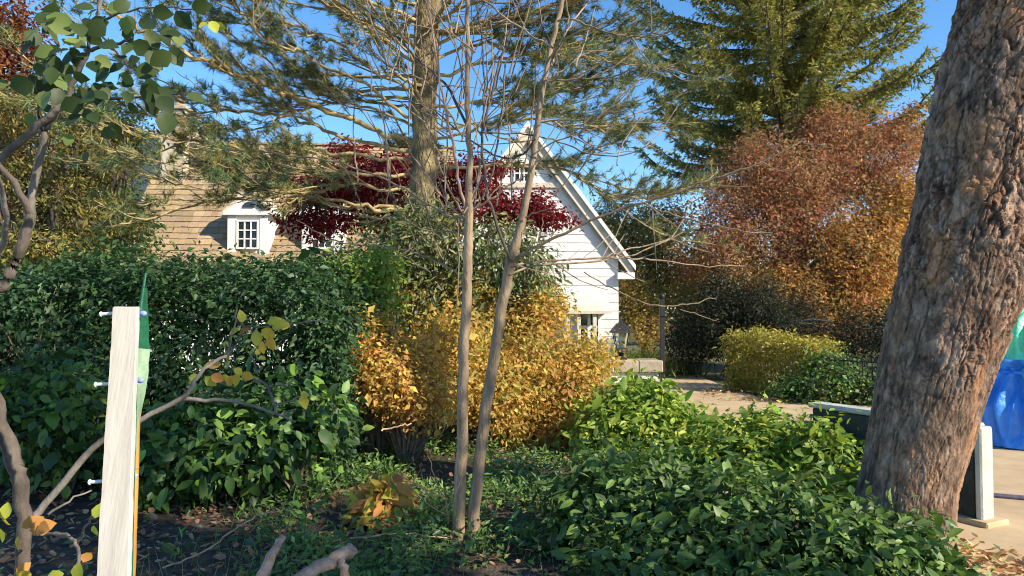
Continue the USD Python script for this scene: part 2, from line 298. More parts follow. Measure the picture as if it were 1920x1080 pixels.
# main block, turned a little: local frame u (along the eave), w (into the house)
TH = math.radians(5); U = np.array([math.cos(TH), math.sin(TH), 0]); Wd = np.array([-math.sin(TH), math.cos(TH), 0]); O = np.array([-11.15, 20.2, 0])
def loc(P): P = np.atleast_2d(P); return O + P[:, :1] * U + P[:, 1:2] * Wd + P[:, 2:3] * np.array([0, 0, 1.0])
LEN, EVZ, RDZ, RUN = 9.6, 2.85, 7.35, 4.1; PIT = (RDZ - EVZ) / RUN
def lbox(lo, hi): v, f = box(np.array(lo, float), np.array(hi, float)); return loc(v), f
m = trimesh.creation.extrude_polygon(Polygon([(.5, 0), (2 * RUN - .5, 0), (2 * RUN - .5, EVZ + .42), (RUN, RDZ - .12), (.5, EVZ + .42)]), LEN - .5, engine='earcut'); v = np.array(m.vertices)
put('main_wall', (loc(np.stack([v[:, 2] + .25, v[:, 0], v[:, 1]], 1)), np.array(m.faces)), 'white_brick', house)
back = np.array([[0, RUN, RDZ], [LEN, RUN, RDZ], [LEN, 2 * RUN + .3, EVZ - .3], [0, 2 * RUN + .3, EVZ - .3]]); back = np.vstack([back, back - [0, 0, .12]])
roof = put('roof', (loc(back), np.array([[0, 1, 2], [0, 2, 3], [4, 6, 5], [4, 7, 6], [0, 3, 7], [0, 7, 4], [1, 6, 2], [1, 5, 6], [0, 5, 1], [0, 4, 5], [2, 7, 3], [2, 6, 7]])), 'lead_and_shade', house)
deck = np.array([[0.02, -.05, EVZ - .12], [LEN, -.05, EVZ - .12], [LEN, RUN, RDZ - .06], [0.02, RUN, RDZ - .06]]); deck = np.vstack([deck, deck - [0, 0, .12]])
put('roof_deck', (loc(deck), np.array([[0, 1, 2], [0, 2, 3], [4, 6, 5], [4, 7, 6], [0, 3, 7], [0, 7, 4], [1, 6, 2], [1, 5, 6], [0, 5, 1], [0, 4, 5], [2, 7, 3], [2, 6, 7]])), 'trim', house)
rs = np.random.default_rng(3); ncs = 24; SLP = math.hypot(RUN, RDZ - EVZ); up_ = np.array([0, RUN, RDZ - EVZ]) / SLP; nr_ = np.array([0, -(RDZ - EVZ), RUN]) / SLP
dorm = [(at(465, 470, 21.2), .74), (at(600, 470, 21.4), .74)]
for k in range(ncs):
    s0 = k * SLP / ncs; s1 = s0 + SLP / ncs + .05; vs, fs, cs, n = [], [], [], 0; x = 0.0
    while x < LEN:
        w = min(rs.uniform(.16, .34), LEN - x); th = rs.uniform(.035, .055); dd = rs.normal(0, .008)
        q = [np.array([xx, 0, EVZ]) + up_ * (ss + dd) + nr_ * hh for ss, hh in ((s0, th), (s1, .008), (s0, -.01)) for xx in (x + .004, x + w - .004)]
        vs += q; fs += [[n, n + 1, n + 3], [n, n + 3, n + 2], [n + 4, n + 5, n + 1], [n + 4, n + 1, n], [n + 4, n, n + 2], [n + 5, n + 3, n + 1]]
        cc = np.array([.33, .245, .145]) * np.exp(rs.normal(0, .15)) * (.8 + .4 * meshkit.fbm(np.array([[x * .8, k * .35, 0]]), 3, 4)[0]) * np.array([1, rs.uniform(.94, 1.04), rs.uniform(.85, 1.1)]); cs += [cc] * 6; n += 6; x += w
    put('shingle_course', (loc(np.array(vs)), np.array(fs)), 'shingle', roof, np.array(cs))
put('ridge_cap', lbox((0, RUN - .12, RDZ + .01), (LEN, RUN + .12, RDZ + .07)), 'shingle', roof, np.tile([.36, .28, .18], (8, 1)))
for px, w2 in ((465, .60), (604, .60)):      # dormers
    y0 = 21.0 + (px - 465) * .0015; cx = at(px, 470, y0)[0]; zb, zt, zp = at(px, 470, y0)[2] - .25, at(px, 396, y0)[2], at(px, 349, y0)[2]
    d = put('dormer', prism([(cx - w2, zb), (cx + w2, zb), (cx + w2, zt), (cx, zp - .08), (cx - w2, zt)], y0, y0 + 3.2), 'white_paint', house)
    for s in (1, -1):
        put('dormer_roof', prism([(cx, zp - .08), (cx, zp + .02), (cx + s * (w2 + .16), zt - .07), (cx + s * (w2 + .16), zt - .17)], y0 - .12, y0 + 3.4), 'trim', d)
        put('shutter', bevel_box((cx + s * .34, y0 - .05, zb + .1), (cx + s * .57, y0 - .004, zt - .1)), 'white_paint', d)
    put('pediment', prism([(cx - w2 - .1, zt - .02), (cx + w2 + .1, zt - .02), (cx + w2 + .1, zt - .12), (cx - w2 - .1, zt - .12)], y0 - .13, y0 - .004), 'white_paint', d)
    g = np.arange(9) / 8 * math.pi
    put('fanlight', prism([(cx + .17 * math.cos(t), zt + .10 + .17 * math.sin(t)) for t in g], y0 - .03, y0 - .003), 'glass', d)
    window(d, cx - .27, cx + .27, at(px, 464, y0)[2], at(px, 416, y0)[2], y0 - .01, 3, 3, .05, .018)
cl, cr = at(300, 300, 22.9), at(345, 300, 22.9); ct = at(322, 205, 22.9)[2]
ch = put('chimney', bevel_box((cl[0], 22.9, 4.5), (cr[0], 24.0, ct), .02), 'chimney_render', house)
put('chimney_shoulder', bevel_box((at(228, 300, 24.6)[0], 24.3, 0), (cr[0] - .1, 25.2, at(260, 243, 24.3)[2]), .03), 'chimney_render', house)
put('chimney_cap', bevel_box((cl[0] - .08, 22.82, ct + .004), (cr[0] + .08, 24.08, ct + .12), .02), 'stone', ch)
put('flue_pot', trimesh.creation.cylinder(.16, .5, sections=16, transform=trimesh.transformations.translation_matrix([(cl[0] + cr[0]) / 2, 23.4, ct + .37])), 'dead_wood', ch)
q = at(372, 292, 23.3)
put('chimney_shade_block', prism([(cr[0] + .002, q[2] - .85), (cr[0] + .95, q[2] - .12), (cr[0] + .95, q[2] + .3), (cr[0] + .002, q[2] + .42)], 23.25, 24.0), 'lead_and_shade', house)  # shadow right of the chimney, put in as a dark block

# ---------------------------------------------------------------- low wall, lantern, gate, concrete wall, wrapped shrub
WY = 16.6; wl = thing('garden_wall', 'low white wall with a thick tan stone coping beside the driveway', 'wall', (2.4, WY, 0))
x0, x1 = at(1060, 690, WY)[0], at(1244, 690, WY)[0]; zc1, zc0 = at(1200, 676, WY)[2], at(1200, 699, WY)[2]
put('wall_base', bevel_box((x0, WY + .08, 0), (x1 - .1, WY + .75, zc0), .01), 'white_brick', wl)
n = 4
for i in range(n): put('coping_stone', bevel_box((x0 + (x1 - x0) * i / n + .006, WY, zc0 + .003), (x0 + (x1 - x0) * (i + 1) / n - .006, WY + .85, zc1 - .004 * (i % 2)), .018), 'stone', wl)
lx, ly = at(1164, 675, WY + .4)[0], WY + .4; lz = zc1
def zof(py): return at(1164, py, ly)[2]
ln = thing('lantern', 'black hipped lantern standing on the tan coping of the low wall', 'lantern', (lx, ly, lz))
k = ly / FPX
def frus(r0, z0, r1, z1, n=4, rot=math.pi / 4):
    g = np.arange(n) * 2 * np.pi / n + rot; a = np.stack([np.cos(g), np.sin(g)], 1)
    v = np.vstack([np.c_[lx + a[:, 0] * r0, ly + a[:, 1] * r0, np.full(n, z0)], np.c_[lx + a[:, 0] * r1, ly + a[:, 1] * r1, np.full(n, z1)]])
    h = trimesh.convex.convex_hull(v); return np.array(h.vertices), np.array(h.faces)
put('base', cat_([frus(12 * k * 1.2, lz + .002, 11 * k * 1.2, zof(667)), frus(5 * k, zof(667), 8 * k, zof(660)), frus(15 * k * 1.2, zof(660), 12 * k * 1.2, zof(652))]), 'black_iron', ln)
put('roof', cat_([frus(23 * k * 1.2, zof(624), 21 * k * 1.2, zof(620)), frus(20 * k * 1.2, zof(620), 10 * k, zof(606)), frus(6 * k, zof(606), 3 * k, zof(598)), frus(3 * k, zof(598), 1 * k, zof(594), 8)]), 'black_iron', ln)
for sx in (1, -1):
    for sy in (1, -1):
        b0 = np.array([lx + sx * 9 * k, ly + sy * 9 * k, zof(652)]); b1 = np.array([lx + sx * 13 * k, ly + sy * 13 * k, zof(624)])
        put('corner_bar', tube(np.array([b0, b1]), .012, 5), 'black_iron', ln)
g4 = frus(8.5 * k * 1.35, zof(652) + .002, 12.5 * k * 1.35, zof(624) - .002)
put('glass', g4, 'lamp_glass', ln)
put('bulb_holder', trimesh.creation.cylinder(.02, .2, transform=trimesh.transformations.translation_matrix([lx, ly, zof(645)])), 'trim', ln)
gx = at(1247, 690, WY)[0]; gt = at(1247, 560, WY)[2]
gpost = thing('gate_post', 'tall dark iron gate post at the end of the low wall', 'gate post', (gx, WY + .3, 0))
put('post', bevel_box((gx - .05, WY + .25, 0), (gx + .05, WY + .35, gt), .008), 'black_iron', gpost)
put('finial', trimesh.creation.icosphere(2, .075, ).apply_translation([gx, WY + .3, gt + .06]), 'black_iron', gpost, smooth=True)
put('hinge_strap', bevel_box((gx - .06, WY + .22, .28), (gx + .06, WY + .245, .36), .004), 'black_iron', gpost)
put('hinge_strap', bevel_box((gx - .06, WY + .22, gt - .4), (gx + .06, WY + .245, gt - .32), .004), 'black_iron', gpost)
fn = thing('iron_fence', 'thin black iron railing above the ivy behind the large trunk', 'fence', (*gp(1580, 755)[:2], 0))
fa, fb = gp(1525, 748), gp(1665, 763)
ft = at(1580, 668, fa[1])[2]
for i in range(17):
    q = fa + (fb - fa) * i / 16; put('bar', tube(np.array([[q[0], q[1], 0], [q[0], q[1], ft]]), .011, 5), 'black_iron', fn)
for zz in (ft - .05, ft * .62, .14): put('rail', tube(np.array([[fa[0], fa[1] + .02, zz], [fb[0], fb[1] + .02, zz]]), .014, 5), 'black_iron', fn)
w0, w1 = at(1835, 980, 5.6), at(1520, 760, 7.0); w0[2] = 0; w1[2] = 0; dw = unit(w1 - w0); nw = np.array([dw[1], -dw[0], 0])
cw = thing('concrete_wall', 'low wall with shade put into its dark side colour and pale grey end slab behind the large trunk', 'wall', (*((w0 + w1) / 2)[:2], 0))
def wbox(a0, a1, t0, t1, z0, z1, b=.012):
    v, f = bevel_box((a0, t0, z0), (a1, t1, z1), b); return w0 + v[:, :1] * dw + v[:, 1:2] * nw + v[:, 2:] * np.array([0, 0, 1.0]), f
wl_ = np.linalg.norm(w1 - w0); th = at(1835, 801, 5.6)[2]
put('wall_panel', wbox(.03, wl_, .015, .14, 0, th - .03), 'shade_dark_panel', cw)  # shaded side face of the wall: its shade is put into the dark colour
put('end_slab', wbox(-.03, .026, 0, .155, 0, th), 'wall_concrete', cw); put('top_cap', wbox(.03, wl_ + .03, -.01, .165, th - .027, th + .02), 'wall_concrete', cw)
put('footing', wbox(-.10, wl_ + .05, -.06, .22, 0, .05, .01), 'concrete', cw)
# shrub wrapped in tarpaulin
bx, by = at(1950, 690, 9.2)[:2]; br = bx - at(1846, 690, 9.2)[0]
wr = thing('wrapped_bundle', 'bundle wrapped in blue and green tarpaulin tied with blue rope', 'bundle', (bx, by, 0))
def cloth(profile, folds, amp, seed, nr=220):
    z, r = np.array(profile).T; zz = np.linspace(0, 1, 60); s = np.linspace(0, 1, len(z)); Z, Rr = np.interp(zz, s, z), np.interp(zz, s, r)
    g = np.linspace(0, 2 * np.pi, nr, endpoint=False); G, T = np.meshgrid(g, zz)
    nz = meshkit.fbm(np.stack([np.cos(G) * folds / 3 + 5, np.sin(G) * folds / 3 + 5, T * 1.4], -1), 3, seed) - .5
    nz += .5 * np.abs(meshkit.noise(np.stack([np.cos(G) * folds / 1.5 + 9, np.sin(G) * folds / 1.5, T * 3 + G * .3], -1), seed + 5) - .5)
    A = np.interp(zz, s, np.array(amp))[:, None]; rr = Rr[:, None] * (1 + A * nz)
    v = np.stack([bx + rr * np.cos(G), by + rr * np.sin(G), np.repeat(Z[:, None], nr, 1) + .05 * nz * A / max(amp)], -1).reshape(-1, 3)
    i, j = np.meshgrid(np.arange(59), np.arange(nr), indexing='ij'); a = i * nr + j; b = i * nr + (j + 1) % nr
    return v, np.vstack([np.stack([a, b, b + nr], -1).reshape(-1, 3), np.stack([a, b + nr, a + nr], -1).reshape(-1, 3)])
z1 = at(1850, 692, by)[2]
put('blue_sheet', cloth([(.02, br * 1.22), (.2, br * 1.2), (z1 * .55, br * 1.18), (z1 - .05, br * .96), (z1, br * .90), (z1 + .06, br * 1.0), (z1 + .14, br * 1.04)], 14, [.3, .5, .6, .7, .5, .6, .7], 2), 'blue_tarp', wr, smooth=True)
put('green_sheet', cloth([(z1 - .1, br * .84), (z1 + .1, br * .84), (z1 + .4, br * .80), (z1 + .62, br * .66), (z1 + .74, br * .4), (z1 + .78, .02)], 9, [.25, .4, .5, .6, .6, .4], 8), 'green_tarp', wr, smooth=True)
g = np.linspace(0, 2 * np.pi, 40); put('rope', tube(np.stack([bx + br * 1.0 * np.cos(g), by + br * 1.0 * np.sin(g), z1 + .012 * np.sin(3 * g)], 1), .022, 6), 'blue_tarp', wr)
g = np.linspace(0, 1, 24)
put('grey_line', tube(np.stack([4.15 + g * 3, 6.45 - .2 * np.sin(g * 5) - g * .5, np.full(24, .03)], 1), .022, 6), 'grey_line', label='dull purple grey line lying across the concrete by the wall end', cat='grey_line')  # dull purple grey line modelled as a thin tube
# ---------------------------------------------------------------- large leaning trunk at the right
def big_trunk():
    ctr = np.array([(1683, 1040, 92), (1703, 900, 85), (1749, 700, 98), (1797, 540, 106), (1829, 400, 108), (1864, 200, 108), (1914, 0, 106), (2000, -300, 100), (2110, -700, 92), (2240, -1150, 84)], float)
    Y0 = 5.0; P = np.array([at(a, b, Y0) for a, b, _ in ctr]); r = ctr[:, 2] * Y0 / FPX * .975
    P = np.vstack([[P[0, 0] - .06, Y0, -.1], P]); r = np.r_[r[0] * 1.25, r]
    nu = 290; L = np.r_[0, np.cumsum(np.linalg.norm(np.diff(P, axis=0), axis=1))]
    s = np.r_[np.linspace(0, L[7], 560, endpoint=False), np.linspace(L[7], L[-1], 100)]
    pc = np.stack([np.interp(s, L, P[:, k]) for k in range(3)], 1)
    w = np.hanning(41); w /= w.sum(); pad = np.vstack([np.repeat(pc[:1], 20, 0), pc, np.repeat(pc[-1:], 20, 0)])
    pc = np.stack([np.convolve(pad[:, k], w, 'valid') for k in range(3)], 1); rr = np.interp(s, L, r)
    t = unit(np.gradient(pc, axis=0)); a = unit(np.cross(t, [0, 1.0, 0])); b = np.cross(t, a)
    g = np.linspace(0, 2 * np.pi, nu, endpoint=False); G, S = np.meshgrid(g, s)
    ns = 3600; rg = np.random.default_rng(5)       # bark plates: stretched cells with raised, tilted faces
    su, sv = rg.random(ns) * 2 * np.pi, rg.random(ns) * s[-1]
    RC, st = .36, .5
    seed = np.vstack([np.c_[(su + o) * RC, sv * st] for o in (-2 * np.pi, 0, 2 * np.pi)]); idn = np.tile(np.arange(ns), 3)
    cy = lambda k, m, o=0: np.stack([np.cos(G) * k + o, np.sin(G) * k, S * m], -1)
    wob = (meshkit.fbm(cy(3, 3), 3, 2) - .5) * .14 + (meshkit.fbm(cy(10, 16), 3, 3) - .5) * .05
    wob2 = (meshkit.fbm(cy(3, 3, 9), 3, 4) - .5) * .14 + (meshkit.fbm(cy(10, 16, 9), 3, 5) - .5) * .05
    q = np.stack([G * RC + wob, S * st + wob2], -1).reshape(-1, 2); d, i = cKDTree(seed).query(q, k=2)
    e = np.clip((d[:, 1] - d[:, 0]) / .012, 0, 1).reshape(G.shape); cid = idn[i[:, 0]]; dq = (q - seed[i[:, 0]]) / .03
    hgt = (rg.random(ns) ** 1.5)[cid].reshape(G.shape); tl = rg.normal(0, 1, (ns, 2))[cid]; tilt = np.clip((tl * dq).sum(1), -1.6, 1.6).reshape(G.shape)
    up = np.clip((S - .5) / 1.9, .22, 1)             # smoother towards the foot
    fine = meshkit.fbm(cy(9, 11), 4, 6) - .5; fl = meshkit.fbm(cy(13, 16), 3, 41); fl = np.floor(fl * 8) / 8 - .5
    big = meshkit.fbm(cy(1.2, .9), 3, 8) - .5; fur = np.clip(np.abs(meshkit.fbm(cy(4.5, 2.4), 4, 15) - .5) / .05, 0, 1)
    bare = np.clip((meshkit.fbm(cy(2.2, 2.0, 4), 3, 19) - .42) * 8, .25, 1)            # stretches where the plates have fallen
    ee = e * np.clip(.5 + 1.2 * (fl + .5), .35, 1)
    h = up * bare * ee * (.011 + .016 * hgt + .007 * tilt) + up * (.012 * fine + .012 * fl) + .03 * big + .012 * fur * (.4 + .6 * up) + .005 * fine + .005 * (meshkit.fbm(cy(26, 30), 2, 51) - .5) * (1 + e)
    sv0 = pc[:, None] + rr[:, None, None] * (np.cos(G)[..., None] * a[:, None] + np.sin(G)[..., None] * b[:, None]); kd = np.linalg.norm((sv0 - at(1826, 345, Y0 - .36)) * [1, .6, 1.6], axis=-1)
    h -= .05 * np.exp(-(kd / .032) ** 2); h += .012 * np.exp(-((kd - .055) / .018) ** 2)         # knot hole with a swollen rim
    rad = rr[:, None] - .016 + h
    v = pc[:, None] + rad[..., None] * (np.cos(G)[..., None] * a[:, None] + np.sin(G)[..., None] * b[:, None])
    j, k = np.meshgrid(np.arange(len(s) - 1), np.arange(nu), indexing='ij'); A = j * nu + k; Bq = j * nu + (k + 1) % nu
    f = np.vstack([np.stack([A, Bq, Bq + nu], -1).reshape(-1, 3), np.stack([A, Bq + nu, A + nu], -1).reshape(-1, 3)])
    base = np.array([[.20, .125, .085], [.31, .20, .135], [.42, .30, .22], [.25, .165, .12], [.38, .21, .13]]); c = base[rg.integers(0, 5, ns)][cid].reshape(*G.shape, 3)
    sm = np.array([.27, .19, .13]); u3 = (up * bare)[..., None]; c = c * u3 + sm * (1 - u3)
    c = c * (.28 + .72 * (e * np.sqrt(up) + 1 - np.sqrt(up)))[..., None] * (.5 + .5 * fur)[..., None] * (.86 + 1.5 * fine + .5 * fl)[..., None]                      # darker in the furrows and plate cracks
    pk = np.clip((meshkit.fbm(np.stack([np.cos(G) * 1.7 + 3, np.sin(G) * 1.7, S * 1.5], -1), 3, 21) - .56) * 7, 0, 1)[..., None]
    c = c * (1 - .6 * pk) + np.array([.46, .25, .12]) * .6 * pk            # rusty flaked patches
    lg = np.clip((meshkit.fbm(np.stack([np.cos(G) * 6 + 3, np.sin(G) * 6, S * 7], -1), 3, 31) - .60) * 9, 0, 1)[..., None]
    c = c * (1 - .3 * lg) + np.array([.42, .36, .30]) * .3 * lg
    rim = np.exp(-((kd - .052) / .02) ** 2)[..., None]; c = c * (1 - .6 * rim) + np.array([.42, .22, .10]) * .6 * rim; c = c * (1 - .85 * np.exp(-(kd / .03) ** 2))[..., None]
    tr = thing('large_tree', 'large leaning tree trunk with rough flaking grey brown bark', 'tree', (pc[0, 0], Y0, 0))
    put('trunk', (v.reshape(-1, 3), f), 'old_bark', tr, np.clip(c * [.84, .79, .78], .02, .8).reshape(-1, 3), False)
    # the limbs above the picture
    top = pc[-1]; pts = []
    for dx, dy, dz in ((2.4, 1.0, 2.2), (3.2, -1.2, 1.9), (1.4, -.5, 3.2), (2.2, 2.2, 2.6)):
        put('limb', tube(smooth_line([top - [0, 0, .3], top + np.array([dx, dy, dz]) * .45 + [0, 0, .2], top + np.array([dx, dy, dz])], 5), np.linspace(.18, .05, 11), 7), 'dark_bark', tr); pts.append((*(top + np.array([dx, dy, dz + .4])), 1.0, 1.0, .8))
    rg2 = np.random.default_rng(44); C, CN = clumps_in(pts, 90, rg2)
    put_leaves(tr, leaves_of(C, CN, 25, .25, .09, .6, [(.10, .13, .03), (.2, .17, .03)], rg2), 'leaf')
big_trunk()

# ---------------------------------------------------------------- limbs traced as lines
def limb(pts, Y0, Y1, w0, w1, sides=6, n=5, rough=.006, seed=1):
    """pts in picture pixels at depths Y0..Y1; widths in pixels: a curve in space with its radii."""
    pts = np.array(pts, float); yy = np.linspace(Y0, Y1, len(pts)) if np.ndim(Y1) == 0 else np.array(Y1)
    p = smooth_line([at(a, b, y) for (a, b), y in zip(pts, yy)], n); r = np.linspace(w0, w1, len(p)) / 2 * p[:, 1] / FPX
    rg = np.random.default_rng(seed); p = p + rg.normal(0, rough, p.shape) * (np.arange(len(p)) > 0)[:, None]
    return p, r
sap = thing('bare_young_tree', 'bare young tree with two slim grey trunks and long thin branches', 'tree', (*gp(868, 1020)[:2], 0))
SY = 5.05
p, r = limb([(862, 1030), (861, 960), (866, 850), (869, 700), (875, 560), (878, 480), (879, 395), (880, 300), (876, 200), (877, 100), (876, -10), (878, -140)], SY, SY, 40, 13, 10, seed=2, rough=.0035)
r = np.interp(np.linspace(0, 1, len(r)), [0, .06, .25, .5, .65, 1], np.array([33, 24, 20, 17, 11, 7]) / 2 * SY / FPX)
put('trunk', tube(p, r, 12), 'young_bark', sap, smooth=True)
p, r = limb([(886, 1020), (889, 950), (905, 820), (922, 700), (945, 560), (957, 490), (975, 430), (990, 355), (1003, 270), (1013, 190), (1025, 130), (1040, 60), (1056, -10), (1075, -120)], SY, SY + .1, 34, 12, 10, seed=3, rough=.0035)
r = np.interp(np.linspace(0, 1, len(r)), [0, .2, .42, .5, .75, 1], np.array([24, 21, 19, 14, 10, 8]) / 2 * SY / FPX)
put('trunk', tube(p, r, 12), 'young_bark', sap, smooth=True)
BR = [  # points, widths, depth at the end
    ([(874, 392), (858, 330), (848, 268), (834, 195), (818, 110), (801, 0), (794, -90)], 10, 5, 4.8, 'red_bark'),
    ([(870, 412), (835, 375), (795, 320), (770, 285)], 7, 3, 5.3, 'red_bark'),
    ([(870, 418), (812, 389), (743, 344), (640, 307), (540, 290), (420, 280)], 8, 3, 5.6, 'young_bark'),
    ([(868, 400), (848, 365), (826, 320), (815, 280)], 6, 3, 4.9, 'young_bark'),
    ([(884, 398), (918, 375), (962, 344), (990, 325)], 7, 3, 4.9, 'red_bark'),
    ([(884, 370), (905, 335), (918, 316)], 5, 3, 5.2, 'red_bark'),
    ([(885, 400), (905, 372), (922, 330), (929, 292), (940, 217), (946, 156), (948, 117), (975, 100), (998, 69), (1027, 30)], 7, 4, 5.3, 'dark_bark'),
    ([(956, 486), (932, 422), (915, 375), (908, 319), (904, 250), (918, 189), (934, 133), (954, 69), (973, 0), (990, -70)], 10, 5, 5.2, 'dark_bark'),  # shaded stem: its shade is put into the darker bark colour
    ([(906, 245), (909, 160), (903, 80), (896, 20), (892, -60)], 6, 4, 5.4, 'dark_bark'),
    ([(962, 488), (1010, 460), (1075, 430), (1130, 405), (1190, 385), (1260, 365), (1310, 345), (1370, 325), (1440, 300), (1505, 263)], 10, 3.5, 4.6, 'young_bark'),
    ([(1215, 378), (1219, 358), (1240, 335)], 5, 2.5, 4.7, 'young_bark'),
    ([(1215, 379), (1225, 392), (1265, 402), (1330, 420), (1400, 433), (1450, 436)], 5, 3, 4.7, 'young_bark'),
    ([(1290, 354), (1345, 350), (1405, 350)], 5, 3, 4.6, 'young_bark'),
    ([(1385, 321), (1410, 318), (1425, 323)], 3, 2, 4.6, 'young_bark'),
    ([(1480, 275), (1505, 269), (1540, 272)], 3.5, 2, 4.6, 'young_bark'),
    ([(958, 500), (1000, 492), (1100, 485), (1175, 482), (1240, 455), (1280, 435)], 7, 3, 5.6, 'young_bark'),
    ([(955, 515), (1010, 496), (1120, 490), (1170, 470), (1230, 455), (1290, 430)], 7, 3, 5.9, 'young_bark'),
    ([(1172, 482), (1240, 490), (1330, 498), (1420, 500)], 5, 2.5, 5.5, 'young_bark'),
    ([(985, 408), (1012, 396), (1036, 389)], 5, 2.5, 4.9, 'young_bark'),
    ([(1008, 465), (1013, 440), (1018, 408)], 4, 2.5, 5.0, 'young_bark'),
    ([(1026, 152), (1060, 149), (1105, 148), (1150, 144), (1180, 132), (1210, 118)], 6, 3, 4.8, 'young_bark'),
    ([(1038, 85), (1075, 65), (1110, 51), (1180, 26)], 6, 3, 4.8, 'young_bark'),
    ([(1046, 40), (1070, 36), (1110, 49), (1155, 65), (1200, 68), (1220, 63), (1231, 53)], 6, 3, 4.6, 'young_bark'),
    ([(1212, 66), (1232, 70), (1244, 77)], 3.5, 2, 4.6, 'young_bark'),
    ([(1026, 146), (1055, 130), (1102, 99), (1150, 98)], 5, 2.5, 5.2, 'young_bark'),
    ([(1037, 90), (995, 66), (945, 30), (900, -5), (850, -50)], 7, 4, 5.2, 'young_bark'),
    ([(1033, 125), (1050, 80), (1075, 40), (1105, -5)], 7, 4, 5.3, 'red_bark'),
    ([(1036, 110), (1060, 60), (1065, 20), (1060, -30)], 7, 4, 4.9, 'young_bark'),
    ([(1087, 248), (1110, 232), (1140, 205), (1200, 150), (1240, 132), (1285, 110)], 5, 3, 4.7, 'young_bark'),
    ([(998, 290), (1050, 262), (1090, 247), (1150, 235), (1260, 228)], 5, 2.5, 4.9, 'young_bark'),
    ([(900, 248), (960, 250), (1010, 256), (1060, 270), (1120, 290), (1170, 292), (1219, 270)], 5, 3, 5.4, 'dark_bark'),
    ([(1004, 260), (980, 290), (940, 296), (880, 262), (812, 205), (751, 190), (640, 191)], 6, 3, 5.7, 'dark_bark'),
    ([(878, 240), (834, 155), (790, 118), (751, 75), (690, 25), (640, -10)], 8, 4, 5.5, 'dark_bark'),
    ([(868, 258), (830, 190), (790, 150), (740, 130), (690, 95), (640, 62)], 6, 3, 5.2, 'young_bark'),
    ([(745, 130), (700, 105), (660, 80), (600, 60)], 4, 2, 5.2, 'young_bark'),
    ([(726, 122), (712, 80), (694, 30), (688, -20)], 7, 4, 5.1, 'young_bark'),
    ([(726, 122), (733, 70), (740, 20)], 4, 2.5, 5.1, 'young_bark'),
    ([(782, 82), (800, 60), (830, 30)], 4, 2, 5.2, 'young_bark'),
    ([(840, 60), (800, 52), (740, 40), (705, 32)], 4, 2, 5.0, 'young_bark'),
    ([(765, 150), (740, 165), (690, 162), (640, 190)], 4, 2.5, 5.3, 'young_bark'),
    ([(826, 162), (870, 162), (890, 165)], 4, 2, 5.0, 'red_bark'),
    ([(838, 230), (800, 200), (760, 185)], 4, 2, 5.0, 'young_bark'),
    ([(868, 520), (830, 495), (760, 470), (690, 460), (640, 457)], 5, 2.5, 5.5, 'young_bark'),
    ([(806, 510), (780, 495), (740, 470), (690, 440)], 4, 2, 5.3, 'young_bark'),
    ([(872, 440), (840, 434), (790, 430), (740, 405), (690, 418), (645, 415)], 5, 2.5, 5.4, 'young_bark'),
    ([(857, 575), (860, 480), (857, 410)], 4, 3, 4.95, 'young_bark'),
    ([(1250, 575), (1270, 573), (1310, 566), (1345, 559)], 4, 2, 5.0, 'young_bark'),
    ([(1095, 510), (1150, 540), (1210, 570), (1250, 574)], 4, 3, 5.0, 'young_bark'),
    ([(1275, 580), (1310, 590), (1345, 602)], 2.5, 1.5, 5.0, 'young_bark'),
    ([(840, 985), (835, 940), (818, 900), (805, 860), (797, 835)], 4, 2, 4.7, 'young_bark'),
]
rg = np.random.default_rng(12)
for q, wa, wb, ye, mt in BR:
    Yd = SY if q[0][0] < 1080 else 4.85
    p, r = limb(q, Yd, ye, wa * .68, wb * .72, n=4, rough=.005, seed=int(q[0][0]))
    put('branch', tube(p, r, 6), mt, sap, smooth=True)
tw = []
for _ in range(70):     # slim upright twigs
    a = np.array([rg.normal(870, 110), rg.uniform(60, 420)]); e = a + np.array([rg.normal(0, 45) + (a[0] - 880) * .25, -rg.uniform(90, 220)]); p, r = limb([a, (a + e) / 2 + [rg.normal(0, 8), 5], e], SY + rg.uniform(-.3, .7), SY + rg.uniform(-.3, .7), 3.2, 1.6, n=4, rough=.004, seed=_); tw.append(tube(p, r, 4, False))
for q, wa, wb, ye, mt in BR:     # fine side twigs
    if len(q) < 5: continue
    for _ in range(5):
        k = rg.integers(1, len(q)); a = np.array(q[k - 1], float); d = np.array(q[k], float) - a; a = a + d * rg.random(); g = math.atan2(d[1], d[0]) + rg.choice([-1, 1]) * rg.uniform(.35, .9); ln = rg.uniform(40, 120)
        e = a + ln * np.array([math.cos(g), math.sin(g)]); m_ = (a + e) / 2 + [0, rg.uniform(2, 10)]
        p, r = limb([a, m_, e], (SY + ye) / 2, ye + rg.uniform(-.2, .2), 2.6, 1.3, n=3, rough=.003, seed=k); tw.append(tube(p, r, 4, False))
put('twigs', cat_(tw), 'young_bark', sap, kind='stuff')

